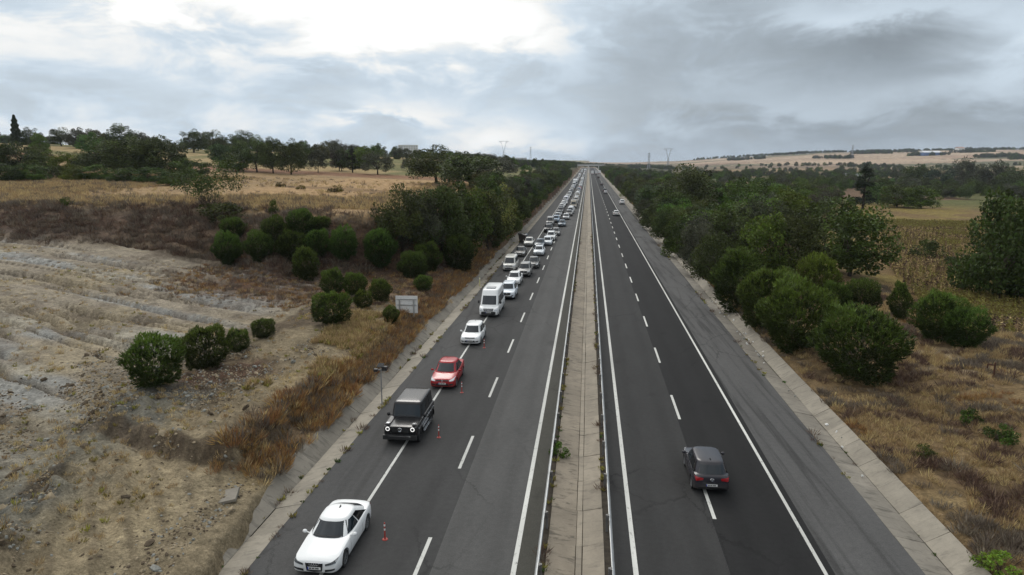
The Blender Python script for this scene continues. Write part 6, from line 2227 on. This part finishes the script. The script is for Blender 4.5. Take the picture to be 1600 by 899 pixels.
pts = []
for k in range(420):                                     # along the road beyond the rows
    y = rng.uniform(560, 1500)
    s = rng.choice((-1, 1))
    pts.append((s * rng.uniform(18, 46) - (2 if s < 0 else 0), y))
for k in range(420):
    y = rng.uniform(1440, 1900)
    pts.append((rng.uniform(-170, 170), y))
far_wood('roadside_woods', pts, .7, 1.15, 'dark woods lining the highway far away')
pts = []
for k in range(5000):                                     # valley hedges right
    a, rr = rad(rng.uniform(1.5, 40)), rng.uniform(420, 1700)
    x, y = math.sin(a) * rr, math.cos(a) * rr
    if x < 40: continue
    nn = vnoise(np.array([x / 110]), np.array([y / 55]), 3)[0]
    if nn > .63 or (nn > .5 and rng.random() < .05): pts.append((x, y))
far_wood('valley_woods', pts[:900], .7, 1.2, 'hedges and woods across the far valley on the right')
pts = []
for k in range(700):                                      # ridge line of the far hills
    a, rr = rad(rng.uniform(8, 36)), rng.uniform(3250, 3650)
    if rng.random() < .5: a = rad(rng.uniform(16.5, 36))
    pts.append((math.sin(a) * rr, math.cos(a) * rr))
for k in range(420):                                      # hedge strips on the hillside
    i = k % 9
    a0 = (12, 15, 18, 20.5, 22, 24, 26.5, 28, 30)[i]
    rr = (2500, 2900, 2300, 2700, 2950, 2450, 2750, 2250, 2050)[i]
    a = rad(a0 + rng.uniform(-1.3, 1.3))
    rr2 = rr + rng.uniform(-25, 25)
    pts.append((math.sin(a) * rr2, math.cos(a) * rr2))
far_wood('ridge_woods', pts, .9, 1.7, 'blue-grey woods along the ridge of the far hills')
pts = []
for k in range(900):                                      # left plateau skyline beyond
    a, rr = rad(rng.uniform(1.5, 46)), rng.uniform(430, 1100)
    x, y = -math.sin(a) * rr, math.cos(a) * rr
    if x > -50: continue
    if vnoise(np.array([x / 70]), np.array([y / 70]), 13)[0] > .50: pts.append((x, y))
far_wood('hill_woods', pts[:420], .6, 1.1, 'dark woods on the skyline of the left hill')

# ------------------------------------------------------------------ far structures
CONC_F = plain('concrete_far', (.42, .41, .39), .85, 0, .1, .2)
r = link('overpass', None, loc=(0, 1130, 0))
tag(r, 'road bridge crossing the highway far away with pale piers', 'bridge')
MB().box(-34, 24, -4, 4, 5.6, 6.9).build('deck', CONC_F, r)
for y in (-4, 3.8): MB().box(-36, 26, y, y + .2, 6.9, 7.9).build('parapet', CONC_F, r)
for x in (-17.5, -.25, 15.5):
    for y in (-2.4, 2.4): MB().box(x - .7, x + .7, y - .6, y + .6, -.6, 5.6).build('pier', plain('pier_pale', (.6, .6, .58), .8) if y < 0 and x > 0 else CONC_F, r)
for s in (-1, 1):
    MB().add([(s * 18, -5, -1), (s * 60, -5, -1), (s * 60, -5, 6.8), (s * 24, -5, 6.8), (s * 18, 5, -1), (s * 60, 5, -1), (s * 60, 5, 6.8), (s * 24, 5, 6.8)],
             [(0, 1, 2, 3), (4, 7, 6, 5), (0, 3, 7, 4), (3, 2, 6, 7), (1, 5, 6, 2)]).build('abutment', plain('abutment_earth', (.16, .14, .08), 1.0), r)
r = link('sign_gantry', None, loc=(0, 880, 0))
tag(r, 'slender white gantry post beside the median far away', 'gantry')
MB().box(-.2, .2, -.2, .2, -.3, 8.5).build('post', plain('gantry_white', (.7, .7, .7), .5), r)
MB().box(-4.2, .2, -.15, .15, 7.7, 8.2).build('arm', MATS['gantry_white'], r)

PYL = plain('pylon_steel', (.34, .35, .37), .6, .4, .1, 1.0)


def pylon(px, dist, H, style, label):
    d = pixdir(px, 249)
    x, y = d.x / math.hypot(d.x, d.y) * dist, d.y / math.hypot(d.x, d.y) * dist
    r = link('pylon', None, loc=(x, y, zat(x, y) - 1), rot=(0, 0, YAW))
    tag(r, label, 'pylon', 'electricity pylons')
    mb = MB()
    if style == 'V':
        legs = [((-3.4, 0), (-.9, 0), H * .55), ((3.4, 0), (.9, 0), H * .55)]
        for s in (-1, 1):
            for yy in (-2.5, 2.5): mb.bar((s * 3.0, yy, 0), (s * .8, yy * .25, H * .55), .5, .4, 4)
            for yy in (-.6, .6): mb.bar((s * .8, yy, H * .55), (s * 5.5, yy, H), .45, .36, 4)
            for k in range(5):
                a, b = k / 5, (k + 1) / 5
                mb.bar((s * (3 - 2.2 * a), 2.5 - 1.9 * a, H * .55 * a), (-s * (3 - 2.2 * b), 2.5 - 1.9 * b, H * .55 * b), .26, None, 4)
        link('lattice', mb.mesh('lattice', PYL), r)
        MB().bar((-10, 0, H), (10, 0, H), .5, None, 4).bar((-10, 0, H), (-5, 0, H * .9), .32, None, 4).bar((10, 0, H), (5, 0, H * .9), .32, None, 4).build('cross_arm', PYL, r)
    else:
        for sx in (-1, 1):
            for sy in (-1, 1): mb.bar((sx * 2.6, sy * 2.6, 0), (sx * .45, sy * .45, H), .42, .32, 4)
        for k in range(8):
            a, b = k / 8, (k + 1) / 8
            for s in (-1, 1): mb.bar((s * (2.6 - 2.15 * a), -2.6 + 2.15 * a, H * a), (-s * (2.6 - 2.15 * b), -2.6 + 2.15 * b, H * b), .26, None, 4)
        link('lattice', mb.mesh('lattice', PYL), r)
        for k, z in enumerate((.74, .84, .94)): MB().bar((-4.2 + k * .5, 0, H * z), (4.2 - k * .5, 0, H * z), .42, None, 4).build('cross_arm', PYL, r)


pylon(1044, 1650, 44, 'V', 'pylon with V-shaped head right of the highway')
pylon(1014, 1500, 34, 'T', 'slim lattice pylon next to the V-headed one')
pylon(787, 1500, 44, 'V', 'pylon with V-shaped head left of the highway')
pylon(829, 2000, 44, 'T', 'small distant pylon just left of the highway')
pylon(1331, 2300, 40, 'T', 'thin pylon standing on the pale far hillside')


def block(px, dist, w, dpt, h, cols, rows, label, col, base=None, roof=None):
    d = pixdir(px, 249)
    n = math.hypot(d.x, d.y)
    x, y = d.x / n * dist, d.y / n * dist
    r = link('far_building', None, loc=(x, y, zat(x, y) - .5), rot=(0, 0, YAW + .2))
    tag(r, label, 'building')
    wm = plain('render_%d' % px, col, .8, 0, .06, .2)
    MB().box(-w / 2, w / 2, -dpt / 2, dpt / 2, 0, h).build('wall', wm, r)
    if roof:
        MB().add([(-w / 2 - .5, -dpt / 2 - .5, h), (w / 2 + .5, -dpt / 2 - .5, h), (w / 2 + .5, dpt / 2 + .5, h), (-w / 2 - .5, dpt / 2 + .5, h), (-w / 2 - .5, 0, h + dpt * .2), (w / 2 + .5, 0, h + dpt * .2)],
                 [(0, 1, 5, 4), (2, 3, 4, 5), (0, 4, 3), (1, 2, 5)]).build('roof', plain('roof_%d' % px, roof, .7), r)
    else:
        MB().box(-w / 2 - .2, w / 2 + .2, -dpt / 2 - .2, dpt / 2 + .2, h, h + .6).build('roof', wm, r)
    wmesh = MB().box(-.8, .8, -.06, .06, 0, 1.5).mesh('window', TINT)
    for i in range(cols):
        for j in range(rows):
            link('window', wmesh, r, (-w / 2 + w * (i + .5) / cols, -dpt / 2 - .02, 1.2 + j * (h - 1) / rows))


block(638, 1500, 40, 14, 30, 8, 8, 'pale apartment block on the skyline behind the large oak', (.55, .56, .56))
block(752, 1750, 48, 16, 17, 9, 4, 'low pale apartment block on the skyline left of the pylon', (.50, .50, .52))
block(812, 1800, 34, 14, 11, 7, 3, 'small pale building on the skyline left of the highway', (.55, .55, .54))
block(1332, 900, 20, 10, 3.2, 5, 1, 'long white farm shed in the valley', (.6, .6, .58), roof=(.45, .46, .47))
block(1452, 2450, 62, 24, 9, 8, 1, 'white industrial hall with blue side on the far hill', (.10, .16, .32), roof=(.62, .63, .66))
block(1498, 3150, 26, 18, 12, 4, 2, 'white house among the ridge trees', (.62, .62, .6), roof=(.35, .2, .16))

# ------------------------------------------------------------------ air
hz = bpy.data.materials.new('haze_air')
hz.use_nodes = True
wn = NT(hz.node_tree)
ov = wn.n('ShaderNodeOutputMaterial')
pv = wn.n('ShaderNodeVolumePrincipled')
pv.inputs['Color'].default_value = (.76, .86, 1.0, 1)
pv.inputs['Density'].default_value = HAZE = 0.00006
pv.inputs['Anisotropy'].default_value = 0.2
hz.node_tree.links.new(pv.outputs[0], ov.inputs['Volume'])
o = MB().box(-9600, 9600, -9600, 9600, -60, 110).build('haze', hz)
tag(o, 'thin bluish haze over the far hills', 'haze', kind='stuff')
